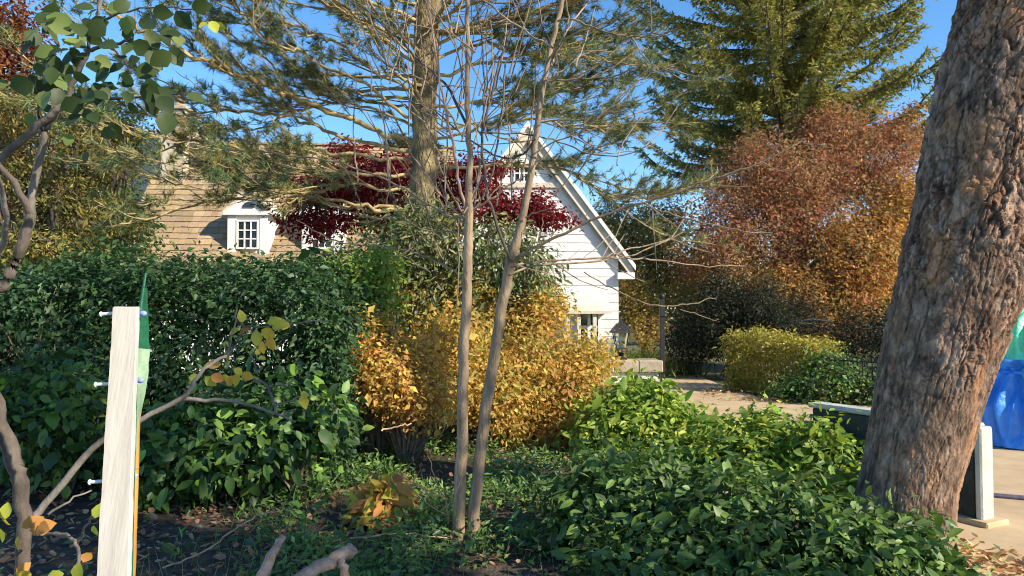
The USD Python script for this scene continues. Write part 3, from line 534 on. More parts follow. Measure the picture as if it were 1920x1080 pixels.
# ---------------------------------------------------------------- white pine
PY = 11.8
pine = thing('pine_tree', 'tall pine with a lichen covered trunk, bare lower limbs and soft needles', 'tree', (at(790, 700, PY)[0], PY, 0))
p, r = limb([(788, 780), (789, 620), (791, 440), (793, 330), (795, 240), (799, 140), (802, 50), (806, -60), (812, -240)], PY, PY, 46, 48, 14, seed=4, rough=.02)
put('trunk', tube(p, r * 1.02, 16), 'pine_bark', pine, smooth=True)
PL = [([(785, 268), (700, 240), (640, 215), (560, 185), (500, 160), (440, 140), (400, 120), (350, 100), (280, 60), (200, 20)], 17, 12, 9.6),
      ([(775, 285), (640, 255), (560, 225), (480, 210), (420, 205), (350, 192), (300, 185)], 12, 5, 10.6),
      ([(770, 300), (600, 290), (500, 285), (400, 270), (340, 262), (240, 252), (150, 235)], 11, 5, 9.2),
      ([(775, 400), (690, 390), (620, 378), (560, 360), (480, 340), (420, 328), (385, 322)], 14, 5, 10.4),
      ([(760, 395), (620, 378), (520, 365), (430, 375), (330, 395), (220, 425)], 10, 5, 9.4),
      ([(785, 190), (700, 130), (620, 80), (540, 40), (440, -10)], 11, 6, 10.2),
      ([(785, 235), (700, 170), (600, 120), (520, 80), (450, 20), (400, -30)], 11, 6, 9.6),
      ([(790, 130), (700, 60), (620, 10), (540, -40)], 11, 6, 11.0),
      ([(790, 240), (690, 200), (600, 172), (520, 130), (430, 70)], 9, 4, 12.2),
      ([(788, 215), (700, 190), (590, 200), (470, 240), (380, 240)], 9, 4, 13.0),
      ([(810, 150), (900, 120), (1000, 100), (1080, 105), (1180, 125)], 12, 5, 11.6),
      ([(810, 205), (900, 192), (1000, 200), (1100, 228), (1190, 240)], 11, 5, 12.4),
      ([(810, 262), (900, 243), (1000, 226), (1100, 240), (1190, 250)], 10, 4, 11.2),
      ([(810, 90), (920, 40), (1050, 10), (1190, -25)], 11, 5, 11.0),
      ([(812, 315), (950, 310), (1060, 325), (1160, 372), (1300, 352)], 10, 4, 11.4),
      ([(812, 240), (940, 225), (1040, 170), (1120, 150)], 10, 4, 12.8),
      ([(812, 110), (900, 80), (980, 90), (1080, 60), (1230, 70)], 10, 4, 12.8),
      ([(785, 330), (640, 322), (540, 324), (450, 310), (400, 306)], 11, 5, 10.2), ([(780, 355), (640, 348), (560, 372), (520, 392)], 10, 5, 10.2),
      ([(795, 20), (700, -20), (560, -60), (400, -80)], 12, 5, 10.4), ([(812, 10), (900, -30), (1050, -60), (1180, -90)], 12, 5, 12.0)]
rg = np.random.default_rng(21); SUB = []
def tufts(P, D, rg, n=22, L=.12):
    """Soft needle bundles: thin triangles fanned about each twig end."""
    m = len(P); q = np.repeat(P, n, 0); d = unit(np.repeat(unit(D), n, 0) * .75 + rg.normal(size=(m * n, 3)) * .55 + [0, 0, .05]); q = q - np.repeat(unit(D), n, 0) * rg.uniform(0, .12, (m * n, 1))
    s = unit(np.cross(d, rg.normal(size=(m * n, 3)))) * .0052; e = q + d * L * rg.uniform(.7, 1.2, (m * n, 1)) - [0, 0, .012]
    return np.stack([q - s, q + s, e], 1).reshape(-1, 3)
tuP, tuD = [], []
def side_shoots(p, step, f0, lmin, lmax, pt, ac=1.0):
    tot = np.r_[0, np.cumsum(np.linalg.norm(np.diff(p, axis=0), axis=1))]; tan = unit(np.gradient(p, axis=0))
    for s in np.arange(tot[-1] * f0, tot[-1], step):
        b = np.array([np.interp(s, tot, p[:, k]) for k in range(3)]); k = min(np.searchsorted(tot, s), len(p) - 1); f = s / tot[-1]
        side = unit(np.cross(tan[k], [0, 0, 1.0])) * rg.choice([-1, 1]); ln = rg.uniform(lmin, lmax) * (1.15 - .5 * f)
        d = unit(tan[k] * rg.uniform(.6, 1.2) * ac + side * rg.uniform(.4, 1) + np.array([0, 0, rg.uniform(-.12, .40)]))
        e = b + d * ln; m_ = (b + e) / 2 + [0, 0, -.03]; SUB.append(tube(smooth_line([b, m_, e], 2), np.linspace(.008, .003, 5), 3, False))
        if rg.random() < pt:
            for _ in range(rg.integers(4, 9)):
                u = rg.uniform(.35, 1.0); o = b + d * ln * u; dd = unit(d + rg.normal(size=3) * .5 + [0, 0, .15]); l2 = rg.uniform(.06, .22)
                SUB.append(tube(np.array([o, o + dd * l2]), np.array([.003, .002]), 3, False)); tuP.append(o + dd * l2); tuD.append(dd)
for li, (q, wa, wb, ye) in enumerate(PL):
    p, r = limb(q, PY, ye, wa * .64, wb * .6, n=6, rough=.03, seed=li + 50)
    put('branch', tube(p, r, 8), 'pine_limb', pine, smooth=True)
    right = q[-1][0] > 800; side_shoots(p, .075 if right else .11, .2 if right else .3, .35, .95, .62 if right else .52)
    tan = unit(np.gradient(p, axis=0))
    for _ in range(7):            # long thin laterals
        k = rg.integers(len(p) // 6, len(p) - 4); side = unit(np.cross(tan[k], [0, 0, 1.0])) * rg.choice([-1, 1]); ln = rg.uniform(.9, 2.3)
        d = unit(tan[k] + side * rg.uniform(.2, .7) + [0, 0, rg.uniform(-.05, .45)]); g = smooth_line([p[k], p[k] + d * ln * .5 + rg.normal(size=3) * .08, p[k] + d * ln + [0, 0, rg.uniform(-.05, .3)]], 4)
        SUB.append(tube(g, np.linspace(.014, .004, len(g)), 4, False)); side_shoots(g, .13, .3, .2, .5, .55 if right else .5)
for k in range(44):               # thin dead and living limbs all round the trunk
    z = rg.uniform(4.0, 8.5); g = rg.uniform(0, 2 * np.pi); z = max(z, 6.2) if math.cos(g) > 0 else z; ln = rg.uniform(1.8, 4.2); b = np.array([at(795, 200, PY)[0], PY, z]); d = np.array([math.cos(g), .7 * math.sin(g), 0])
    p = smooth_line([b, b + d * ln * .5 + [0, 0, rg.uniform(0, .35)], b + d * ln + [0, 0, rg.uniform(.1, .9)]], 6) + rg.normal(0, .015, (13, 3))
    put('branch', tube(p, np.linspace(.034, .008, len(p)), 6), 'pine_limb', pine, smooth=True); side_shoots(p, .12, .3, .3, .8, .5)
put('twigs', cat_(SUB), 'pine_limb', pine, kind='stuff')
tuP, tuD = np.array(tuP), np.array(tuD); v = tufts(tuP, tuD, rg)
cc = shade([(.085, .14, .055), (.12, .165, .06), (.18, .20, .06), (.075, .13, .075), (.24, .22, .07)], len(v) // 66, rg, jitter=.2); k = rg.random(len(cc)) < .07; cc[k] = [.26, .21, .06]
put('needles', (v, np.arange(len(v)).reshape(-1, 3)), 'needle', pine, np.repeat(cc, 66, 0), kind='stuff')
# ---------------------------------------------------------------- shrubs and hedges
DKG = [(.025, .058, .020), (.036, .080, .025), (.055, .11, .03), (.032, .068, .032)]
MIDG = [(.09, .18, .03), (.13, .24, .035), (.18, .29, .045), (.07, .14, .03)]
LIME = [(.27, .35, .05), (.35, .37, .06), (.21, .31, .05)]
GOLD = [(.56, .34, .07), (.62, .42, .10), (.50, .28, .07), (.55, .44, .12), (.40, .33, .08), (.46, .26, .08)]
RUST = [(.46, .22, .06), (.40, .16, .06), (.55, .30, .08), (.34, .13, .06)]
def bases(x0, x1, y0, y1, n, rng): return np.stack([rng.uniform(x0, x1, n), rng.uniform(y0, y1, n), np.full(n, .0)], 1)
# tall dark hedge at the left
rg = np.random.default_rng(101)
C, CN = in_box((-7.2, 7.0, .05), (-1.62, 8.5, 2.13), 3600, rg, .24, (.46, .08, .28, .04, .14))
topz = 2.16 + .5 * (meshkit.fbm(np.stack([C[:, 0] * 1.1, C[:, 1] * 1.1, 0 * C[:, 0]], -1), 3, 5) - .5) - np.clip(-C[:, 0] - 4.1, 0, 3) * .24
topz -= .35 * np.clip((C[:, 0] + 2.15) / .5, 0, 1) ** 2 + .25 * np.clip((7.5 - C[:, 1]) / .5, 0, 1) ** 2; C[:, 2] *= topz / 2.13; C[:, 1] += .8 * (meshkit.fbm(C * 1.2, 3, 7) - .5) * (CN[:, 1] < 0); C[:, 1] -= .3 * (1 - C[:, 2] / 2.1) * (C[:, 1] < 7.6)
shrub('hedge', 'tall dark green leafy hedge in shade along the left side', 'hedge', C, CN, bases(-7, -1.8, 7.5, 8.1, 26, rg), 24, .085, .062, .55, DKG + DKG + [(.07, .14, .04)], 'glossy_leaf', 300, 101, stems=260, r0=.014, droop=.5, wild=.6)
# leafy shrub with larger leaves at the hedge's foot
rg = np.random.default_rng(102)
C, CN = clumps_in([B(430, 820, 190, 95, 6.2, .45), B(300, 860, 80, 75, 6.0, .35), B(560, 790, 90, 80, 6.4, .4), B(90, 790, 110, 120, 6.2, .4)], 360, rg)
shrub('broadleaf_shrub', 'low broad leaved shrub with bright green tips at the foot of the dark hedge', 'shrub', C, CN, bases(-4.2, -1.7, 6.2, 6.7, 14, rg), 13, .10, .095, .55, DKG + MIDG, 'glossy_leaf', 300, 102, fine=True, stems=110, droop=.6)
# golden autumn shrubs
rg = np.random.default_rng(103)
C, CN = clumps_in([B(1005, 705, 115, 125, 9.5, 0.96), B(940, 630, 75, 65, 9.8, 0.72), B(1085, 730, 65, 85, 9.4, 0.66), B(1010, 810, 80, 55, 9.1, 0.6), B(815, 620, 65, 65, 10.1, 0.72), B(755, 570, 50, 40, 10.2, 0.54), B(890, 555, 45, 38, 10, 0.48), B(1020, 585, 55, 38, 9.8, 0.48), B(880, 720, 80, 100, 9.9, 0.72), B(1110, 670, 35, 35, 9.6, 0.36), B(840, 540, 30, 25, 10.2, 0.36), B(850, 640, 62, 62, 8.4, .45), B(835, 725, 55, 60, 8.2, .4), B(930, 740, 60, 80, 8.6, .5)], 1600, rg, .5)
shrub('golden_shrub', 'large rounded golden yellow autumn shrub behind the slim bare trunks', 'shrub', C, CN, bases(-.5, .9, 9.3, 10, 10, rg), 30, .10, .056, .6, GOLD + [(.28, .29, .07), (.22, .24, .06), (.30, .27, .07), (.46, .24, .07), (.40, .20, .07)], 'thin_leaf', 0, 103, stems=260, r0=.011)
rg = np.random.default_rng(104)
C, CN = clumps_in([B(730, 715, 80, 65, 7.5, .5), B(680, 690, 45, 45, 7.6, .4), B(795, 750, 55, 42, 7.4, .4), B(780, 680, 50, 45, 7.7, .4), B(690, 630, 45, 38, 7.8, .35)], 460, rg, .5)
shrub('orange_shrub', 'orange brown autumn shrub at the right end of the dark hedge', 'shrub', C, CN, bases(-1.6, -.9, 7.4, 7.9, 8, rg), 26, .08, .046, .62, RUST + GOLD + GOLD + [(.20, .26, .05)], 'thin_leaf', 0, 104, stems=170, r0=.011)
rg = np.random.default_rng(115)
C, CN = clumps_in([B(665, 520, 50, 42, 8.3, .4), B(700, 570, 55, 45, 8.4, .4), B(640, 590, 45, 50, 8.2, .4), B(720, 500, 40, 30, 8.6, .3)], 300, rg, .4)
shrub('lime_shrub', 'yellow green shrub between the top of the dark hedge and the golden shrub', 'shrub', C, CN, bases(-1.9, -1.2, 8.3, 8.8, 5, rg), 22, .09, .055, .55, LIME + MIDG + [(.36, .33, .07)], 'leaf', 0, 115, stems=80)
rg = np.random.default_rng(105)   # green and yellow twiggy shrub around the pine's foot
C, CN = clumps_in([B(760, 470, 100, 70, 10.2, .7), B(900, 480, 110, 70, 10.4, .7), B(975, 505, 62, 55, 10.0, .6), B(660, 500, 60, 45, 10.0, .6), B(860, 560, 200, 60, 10.2, .8), B(790, 410, 60, 40, 10.6, .4)], 900, rg, .5)
shrub('olive_shrub', 'tall olive green drooping leaved shrub round the foot of the pine', 'shrub', C, CN, bases(-1.8, .5, 10.2, 10.8, 12, rg), 14, .13, .10, .36, [(.06, .11, .04), (.10, .14, .05), (.14, .17, .05), (.20, .22, .06), (.08, .10, .05), (.24, .19, .09)], 'glossy_leaf', 0, 105, stems=300, r0=.014, droop=1.2)
rg = np.random.default_rng(106)   # lit green shrub by the driveway
C, CN = clumps_in([B(1210, 815, 100, 85, 8.4, .7), B(1140, 840, 75, 80, 8.2, .5), B(1300, 880, 100, 80, 7.8, .5), B(1205, 750, 45, 24, 8.6, .4), B(1330, 830, 40, 40, 8, .35)], 760, rg, .6)
shrub('bright_shrub', 'sunlit yellow green shrub beside the driveway, in front of the golden shrub', 'shrub', C, CN, bases(1.1, 2.3, 7.9, 8.6, 10, rg), 16, .10, .082, .5, MIDG + LIME + LIME, 'leaf', 200, 106, fine=True, stems=140, droop=.4)
rg = np.random.default_rng(107)
C, CN = clumps_in([B(1440, 855, 100, 76, 6.9, .5), B(1545, 865, 58, 62, 6.4, .35), B(1370, 890, 90, 70, 6.7, .4), B(1480, 960, 130, 60, 6.1, .4), B(1650, 925, 70, 42, 5.5, .2)], 600, rg, .6)
shrub('laurel_shrub', 'yellow green leafy shrub at the left foot of the large leaning trunk', 'shrub', C, CN, bases(1.9, 2.7, 6.3, 6.9, 9, rg), 16, .085, .074, .5, MIDG + LIME + LIME, 'leaf', 250, 107, fine=True, stems=110, droop=.4)
rg = np.random.default_rng(108)   # near dark shrub filling the lower right
C, CN = clumps_in([B(1180, 950, 150, 100, 4.9, .5), B(1400, 990, 190, 100, 4.4, .5), B(1610, 1040, 150, 85, 4.2, .4), B(1250, 1080, 160, 70, 4.1, .4), B(1500, 1120, 260, 70, 3.9, .35), B(1700, 1080, 80, 60, 4.2, .3)], 1250, rg, .62)
shrub('dark_shrub', 'wide dark green glossy shrub filling the shaded foreground at the right', 'shrub', C, CN, bases(.5, 2.5, 4.0, 4.9, 18, rg), 15, .075, .066, .5, [(.05, .10, .028), (.08, .14, .032), (.12, .19, .04), (.05, .085, .026), (.15, .23, .045)], 'glossy_leaf', 300, 108, fine=True, stems=200, droop=.45)
# clipped golden hedge and ivy beyond the driveway
rg = np.random.default_rng(109)
C, CN = in_box((0, 0, .02), (1.75, 1.5, 1.2), 620, rg, .08, (.4, .1, .28, .14, .08)); ang = math.atan2(13.6 - 15.2, 6.4 - 4.55)
rot = np.array([[math.cos(ang), -math.sin(ang), 0], [math.sin(ang), math.cos(ang), 0], [0, 0, 1]]); C = C @ rot.T + [4.5, 15.3, 0]; CN = CN @ rot.T
C[:, 2] += .25 * (meshkit.fbm(C * 1.5, 3, 3) - .5) - .22 * np.clip((C[:, 0] - 5.2) / .8, 0, 1)
shrub('clipped_hedge', 'low clipped golden green hedge with a rounded end beside the driveway', 'hedge', C, CN, np.array([[5 + i * .3, 15.2 - i * .2, 0] for i in range(6)]), 26, .08, .058, .6, [(.32, .28, .05), (.40, .32, .06), (.25, .25, .05), (.46, .34, .07), (.19, .21, .045)], 'leaf', 0, 109, stems=60)
rg = np.random.default_rng(110)
C, CN = clumps_in([B(1500, 735, 60, 22, 13.6, .5), B(1580, 725, 80, 45, 13.3, .6), B(1660, 740, 60, 45, 13.0, .6), B(1560, 690, 60, 30, 14.0, .5)], 420, rg, .4)
shrub('ivy_bank', 'mounded green ivy in front of the black iron railing', 'ivy', C, CN, bases(5, 6.8, 13, 14, 9, rg), 24, .10, .06, .8, MIDG + DKG + [(.2, .2, .05)], 'glossy_leaf', 0, 110, stems=60)
# golden perennial with long leaves
rg = np.random.default_rng(111)
c0 = gp(722, 1000); hp = thing('golden_plant', 'clump of long golden yellow drooping leaves on the shaded bed', 'plant', c0 * [1, 1, 0])
n = 300; g = rg.uniform(0, 2 * np.pi, n); rr = np.sqrt(rg.random(n)) * .21; hz = .05 + .36 * (1 - (rr / .25) ** 2) * rg.uniform(.35, 1.1, n)
P = np.stack([c0[0] + rr * np.cos(g), c0[1] + .05 + rr * np.sin(g), hz], 1); out = np.stack([np.cos(g), np.sin(g), 0 * g], 1)
D = unit(out + rg.normal(size=(n, 3)) * .7 - [0, 0, .2]); N = unit(np.array([0, -.3, .8]) + out * .3 + rg.normal(size=(n, 3)) * .55)
L = rg.uniform(.08, .17, n); put_leaves(hp, (P, N, D, L, L * rg.uniform(.32, .5, n), shade([(.60, .36, .06), (.66, .44, .08), (.50, .26, .07), (.46, .22, .08), (.55, .45, .07), (.34, .36, .06)], n, rg, jitter=.15)), 'thin_leaf', 300, curl=.3)
put('stems', twigs(np.array([c0 + [i * .03 - .05, .03, 0] for i in range(4)]), P[:70], rg, .006, .002), 'twig_bark', hp, kind='stuff')
rg = np.random.default_rng(112)
c0 = gp(605, 1055); lp = thing('yellow_seedling', 'small lime yellow seedling beside the broken pinkish branch', 'plant', c0 * [1, 1, 0]); n = 46
P = c0 + rg.normal(size=(n, 3)) * [.05, .05, .0] + np.stack([0 * np.arange(n), 0 * np.arange(n), rg.uniform(.04, .2, n)], 1); N = unit(rg.normal(size=(n, 3)) * .5 + [0, -.3, .8]); D = unit(rg.normal(size=(n, 3)) - [0, 0, .3])
put_leaves(lp, (P, N, D, rg.uniform(.03, .06, n), rg.uniform(.018, .03, n), shade([(.40, .42, .05), (.52, .45, .06), (.28, .36, .05)], n, rg)), 'thin_leaf', 46)
put('stems', twigs(np.array([c0 * [1, 1, 0]]), P[:20], rg, .004, .002), 'twig_bark', lp, kind='stuff')

# ---------------------------------------------------------------- ground cover and litter
def scatter_ground(n, x0, x1, y0, y1, rng, dens): 
    x, y = rng.uniform(x0, x1, n), rng.uniform(y0, y1, n); k = rng.random(n) < dens(x, y); x, y = x[k], y[k]; return np.stack([x, y, bz(x, y)], 1)
rg = np.random.default_rng(120)
def dcov(x, y):
    nz = meshkit.fbm(np.stack([x * 1.6, y * 1.6, 0 * x], -1), 3, 2); edge = np.clip((x + 1.55 + .35 * (y - 4)) / .5, 0, 1)
    return np.clip((nz - .36) * 6, .08, 1) * np.clip(edge, .05, 1)
C = scatter_ground(8500, -3.2, 2.6, 2.6, 8.8, rg, dcov); C[:, 2] += rg.uniform(.01, .16, len(C)) * dcov(C[:, 0], C[:, 1]); CN = np.tile([0, -.25, 1.0], (len(C), 1))
LV = leaves_of(C, CN, 9, .045, .055, .42, MIDG + [(.10, .17, .06), (.07, .14, .07), (.16, .2, .06), (.05, .1, .04)], rg, wild=.75, droop=.1)
v, f, c = leaf_mesh(*LV); put('ground_cover', (v, f), 'glossy_leaf', None, c, kind='stuff', label='low evergreen ground cover spreading round the slim bare trunks', cat='ground cover')
P = scatter_ground(9500, -4.5, 3.2, 2.4, 9, rg, lambda x, y: np.clip(.26 + .9 * np.exp(-((x + 1.75) ** 2 / .35 + (y - 5.3) ** 2 / .5)) + .6 * (x < -.9), 0, 1)); n = len(P); P[:, 2] += rg.uniform(.008, .035, n) + (P[:, 0] > -1.0) * rg.uniform(0, .10, n)
v, f, c = leaf_mesh(P, rg.normal(size=(n, 3)) * .35 + [0, 0, 1], rg.normal(size=(n, 3)) * [1, 1, .15], rg.uniform(.03, .085, n), rg.uniform(.02, .05, n), shade([(.34, .19, .10), (.26, .14, .07), (.46, .29, .16), (.40, .21, .14), (.18, .11, .07), (.54, .40, .24)], n, rg), True, -.2)
put('fallen_leaves', (v, f), 'thin_leaf', None, c, kind='stuff', label='brown fallen leaves scattered over the planting bed', cat='leaves')
q = [gp(1500, 752), gp(1440, 752), gp(1380, 735), gp(1700, 775)]; e = [gp(1850, 1060), gp(1790, 1040), gp(1900, 1075), gp(1340, 740)]
P = np.vstack([s + rg.normal(size=(170, 3)) * [.45, .22, 0] for s in q] + [s + rg.normal(size=(60, 3)) * [.20, .18, 0] for s in e]); n = len(P); P[:, 2] = rg.uniform(.03, .06, n)
v, f, c = leaf_mesh(P, rg.normal(size=(n, 3)) * .35 + [0, 0, 1], rg.normal(size=(n, 3)) * [1, 1, .15], rg.uniform(.04, .09, n), rg.uniform(.03, .055, n), shade([(.46, .34, .14), (.36, .18, .09), (.50, .42, .22), (.28, .15, .08)], n, rg), True, -.2)
put('driveway_leaves', (v, f), 'thin_leaf', None, c, kind='stuff', label='yellow and brown leaves blown along the edges of the driveway', cat='leaves')
gr = []
for _ in range(900):
    x, y = rg.uniform(-2.2, 1.6), rg.uniform(3.2, 7); z = float(bz(x, y)); d = rg.normal(size=2) * .07; hh = rg.uniform(.08, .24); b = np.array([x, y, z]); gr.append(np.array([b + [-.003, 0, 0], b + [.003, 0, 0], b + [d[0], d[1], hh]]))
gr = np.vstack(gr); put('grass_blades', (gr, np.arange(len(gr)).reshape(-1, 3)), 'leaf', None, np.repeat(shade([(.12, .18, .05), (.2, .24, .07), (.26, .22, .1)], len(gr) // 3, rg), 3, 0), kind='stuff', label='thin grass blades standing among the ground cover', cat='grass')

# ---------------------------------------------------------------- white post, stake and sleeve at the left
POY = 2.35
def pb(pts): return [at(a, b, y) for a, b, y in pts]
pt = thing('white_post', 'weathered white wooden post with small white pegs at the left', 'post', (at(212, 1080, 2.15)[0], 2.2, 0))
a0, a1 = at(213, 575, POY), at(257, 575, POY); b0, b1 = at(182, 1085, POY - .22), at(240, 1085, POY - .22)
dn = (b0 - a0) / (a0[2] - b0[2]); lo0 = b0 + dn * b0[2] * .98; lo1 = b1 + (b1 - a1) / (a1[2] - b1[2]) * b1[2] * .98; th = np.array([-.003, .020, 0])
v = np.array([lo0, lo1, lo1 + th, lo0 + th, a0, a1, a1 + th, a0 + th]); h = trimesh.convex.convex_hull(np.vstack([v + (v.mean(0) - v) * k for k in ((.02, 0, 0), (0, .02, .004), )])) 
h = trimesh.Trimesh(*trimesh.remesh.subdivide_to_size(h.vertices, h.faces, .022)); h.merge_vertices(); hv = np.array(h.vertices)
hv += (meshkit.fbm(hv * [60, 60, 14], 3, 3) - .5)[:, None] * [.0035, .002, .002] + (meshkit.fbm(hv * 4, 2, 8) - .5)[:, None] * [.004, 0, 0]
put('board', (hv, np.array(h.faces)), 'board', pt)
for py, ln in ((588, 22), (720, 24), (903, 24)):
    f = (py - 575) / 510; yy = POY - .22 * f + .02; xl = 213 - 31 * f
    e = at(xl - ln, py + 1, yy); s = at(xl + 3, py - 1, yy)
    put('peg', cat_([tube(np.array([s, e]), .0052, 8), tube(np.array([e, e + (e - s) * .06]), .0085, 8)]), 'white_plastic', pt, smooth=False)
stk = thing('green_stake', 'thin green stake with a torn green plastic flap behind the white post', 'stake', (at(250, 900, 2.45)[0], 2.45, 0))
p = np.array(pb([(273, 512, 2.46), (266, 560, 2.45), (254, 640, 2.43), (252, 760, 2.40), (248, 900, 2.38), (244, 1090, 2.34)])); p = np.vstack([p, [p[-1][0] - .02, 2.3, .0]])
put('rod', tube(p, [.0035, .006, .008, .008, .008, .008, .008], 8), 'stake_green', stk, smooth=True)
def sheet(edge_l, edge_r, n=10, w=.012, seed=0):
    l, r_ = smooth_line(edge_l, 4), smooth_line(edge_r, 4); u = np.linspace(0, 1, 8)[None, :, None]; P = l[:, None] * (1 - u) + r_[:, None] * u
    P = P + (meshkit.fbm(P * 25, 3, seed) - .5)[..., None] * [0, w * 2, 0]; P = np.stack([P, P + [0, .002, 0]]); m, k = P.shape[1:3]
    i, j = np.meshgrid(np.arange(m - 1), np.arange(k - 1), indexing='ij'); a = (i * k + j).ravel(); f = np.vstack([np.stack([a, a + 1, a + k + 1], 1), np.stack([a, a + k + 1, a + k], 1)])
    return P.reshape(-1, 3), np.vstack([f, f[:, ::-1] + m * k])
put('flap', sheet(pb([(271, 540, 2.46), (259, 600, 2.44), (249, 655, 2.43)]), pb([(275, 540, 2.48), (278, 600, 2.5), (279, 656, 2.5)]), seed=3), 'stake_green', stk)
slv = thing('tree_sleeve', 'pale translucent green plastic sleeve strip tied below the green flap', 'sleeve', (at(262, 700, 2.46)[0], 2.46, 0))
put('strip', sheet(pb([(249, 652, 2.425), (250, 720, 2.42), (252, 760, 2.41), (251, 850, 2.39)]), pb([(280, 655, 2.5), (276, 710, 2.48), (265, 770, 2.46), (256, 850, 2.42)]), seed=7), 'sleeve', slv)
for px, py in ((263, 713), (252, 891), (268, 588)):
    q = at(px, py, 2.415); put('tie', trimesh.creation.icosphere(2, .010).apply_scale([1.3, 1.0, 1.0]).apply_translation(q), 'blue_plastic', slv, smooth=True)
bam = thing('bamboo_cane', 'orange brown bamboo cane standing against the right side of the white post', 'cane', (at(250, 1000, 2.38)[0], 2.38, 0))
p = np.array(pb([(257, 768, 2.45), (254, 880, 2.42), (250, 1000, 2.38), (247, 1090, 2.36)])); p = np.vstack([p, [p[-1][0] - .01, 2.33, 0]])
put('cane', tube(smooth_line(p, 4), .0105, 10), 'bamboo', bam, smooth=True)
for k in (.35, .7): q = p[0] * (1 - k) + p[3] * k; put('node', trimesh.creation.torus(.0105, .0022, 16, 8).apply_translation(q), 'bamboo', bam, smooth=True)

# ---------------------------------------------------------------- near twigs, stubs and the leafy young tree at the left
def leaf_at(t, px, py, Y, L, ang, col, rng, ratio=.75, mat='thin_leaf', tilt=.5):
    """One broad leaf whose tip points along ang (degrees, picture plane)."""
    p = at(px, py, Y); a = math.radians(ang); d = np.array([math.cos(a), rng.normal(0, .35), math.sin(a)]); n = np.array([rng.normal(0, tilt), -1, rng.normal(.3, tilt)])
    v, f, c = leaf_mesh(p[None], n[None], d[None], np.array([L]), np.array([L * ratio]), np.array([col]), True, .18); put('leaf', (v, f), mat, t, c, True)
rg = np.random.default_rng(130)
lt = thing('grey_branch', 'grey leaning branch with yellow leaves reaching out behind the white post', 'tree', (at(45, 1080, 2.9)[0], 2.9, 0))
p, r = limb([(-30, 700), (0, 790), (30, 870), (40, 900), (42, 990), (45, 1085), (46, 1300)], 3.0, 2.9, 31, 23, 10, seed=5); put('trunk', tube(p, r, 12), 'dark_bark', lt, smooth=True)
LB = [([(44, 985), (62, 970), (118, 905), (190, 828), (262, 788), (340, 747), (360, 722), (385, 690), (425, 668)], 15, 6, 3.35), ([(340, 749), (400, 750), (460, 757), (520, 776), (552, 791)], 8, 3.5, 3.6), ([(518, 774), (508, 735), (490, 715), (455, 707)], 6, 3, 3.5),
      ([(425, 668), (445, 640), (456, 612), (450, 598), (436, 598)], 6, 3, 3.5), ([(425, 668), (432, 640), (442, 600), (446, 575)], 5, 2.5, 3.4), ([(515, 762), (545, 750), (570, 742)], 3.5, 2.5, 3.6), ([(530, 780), (545, 770), (555, 767)], 3, 2, 3.6),
      ([(455, 612), (500, 612), (560, 605), (620, 600)], 4, 2, 3.7), ([(480, 700), (478, 680), (470, 662)], 3, 2, 3.6), ([(505, 725), (530, 722), (548, 720)], 3, 2, 3.6), ([(90, 965), (130, 940), (170, 920)], 5, 3, 3.1), ([(80, 1003), (125, 1003), (145, 1020), (147, 1060), (146, 1090)], 6, 7, 2.8), ([(145, 1020), (160, 985), (178, 968)], 5, 3, 2.8)]
for q, wa, wb, ye in LB: p, r = limb(q, 3.0 if q[0][0] < 200 else 3.4, ye, wa, wb, n=4, rough=.003, seed=int(q[0][1])); put('branch', tube(p, r, 8), 'grey_bark', lt, smooth=True)
YL = [(.55, .42, .06), (.50, .46, .07), (.58, .36, .07), (.40, .40, .07), (.46, .22, .07)]
for px, py, L, a in [(500, 606, .07, 20), (490, 618, .06, -30), (510, 612, .075, 10), (480, 620, .06, -70), (505, 630, .06, -100), (470, 612, .05, 200), (520, 608, .05, -10), (492, 640, .05, -90), (455, 605, .05, 140), (448, 618, .05, 210),
                     (375, 708, .045, 180), (385, 706, .055, -60), (395, 705, .055, -20), (368, 712, .035, 200), (402, 690, .05, 160), (415, 683, .06, 190), (440, 690, .04, -30), (436, 704, .045, -100), (452, 702, .05, -20), (445, 700, .05, -70), (566, 742, .055, -80), (563, 738, .04, 10), (430, 706, .04, 200), (425, 672, .035, 60), (478, 664, .03, 30), (486, 668, .03, -40)]:
    leaf_at(lt, px, py, 3.45, L * 1.25, a + rg.normal(0, 15), np.array(YL[rg.integers(0, 5)]) * rg.uniform(.8, 1.1), rg)
for px, py, L, a in [(20, 985, .07, 150), (40, 990, .07, 60), (55, 995, .08, 20), (70, 990, .07, -10), (10, 1000, .08, 200), (35, 1005, .06, -80), (150, 1055, .07, -100), (152, 1040, .05, -40), (178, 972, .05, 80), (176, 985, .04, -90), (120, 1075, .06, 200), (30, 1075, .05, 30), (60, 1078, .05, 150), (8, 975, .06, 100)]:
    leaf_at(lt, px, py, 2.75, L * 1.1, a, np.array([(.36, .40, .06), (.30, .36, .05), (.5, .40, .06), (.5, .25, .07)][rg.integers(0, 4)]), rg)
st1 = thing('broken_branch', 'short pinkish stub of a broken branch standing at the bottom edge', 'branch', gp(500, 1080) * [1, 1, 0])
p, r = limb([(478, 1110), (498, 1068), (515, 1032), (530, 1008)], 3.35, 3.6, 26, 12, seed=2, rough=.003); p = np.vstack([[p[0][0] - .04, 3.3, 0], p]); r = np.r_[r[0], r]; put('stick', tube(p, r, 9), 'dead_wood', st1, smooth=True)
put('splinter', tube(np.array([p[-1], p[-1] + [.03, .02, .09]]), np.array([.008, .001]), 5), 'dark_bark', st1)
st2 = thing('cut_log', 'pinkish brown cut branch lying tilted beside the golden plant', 'branch', gp(610, 1060) * [1, 1, 0])
p, r = limb([(520, 1120), (575, 1078), (620, 1052), (662, 1030)], 3.35, 3.65, 24, 26, seed=9, rough=.004); put('stick', tube(p, r, 10), 'dead_wood', st2, smooth=True)
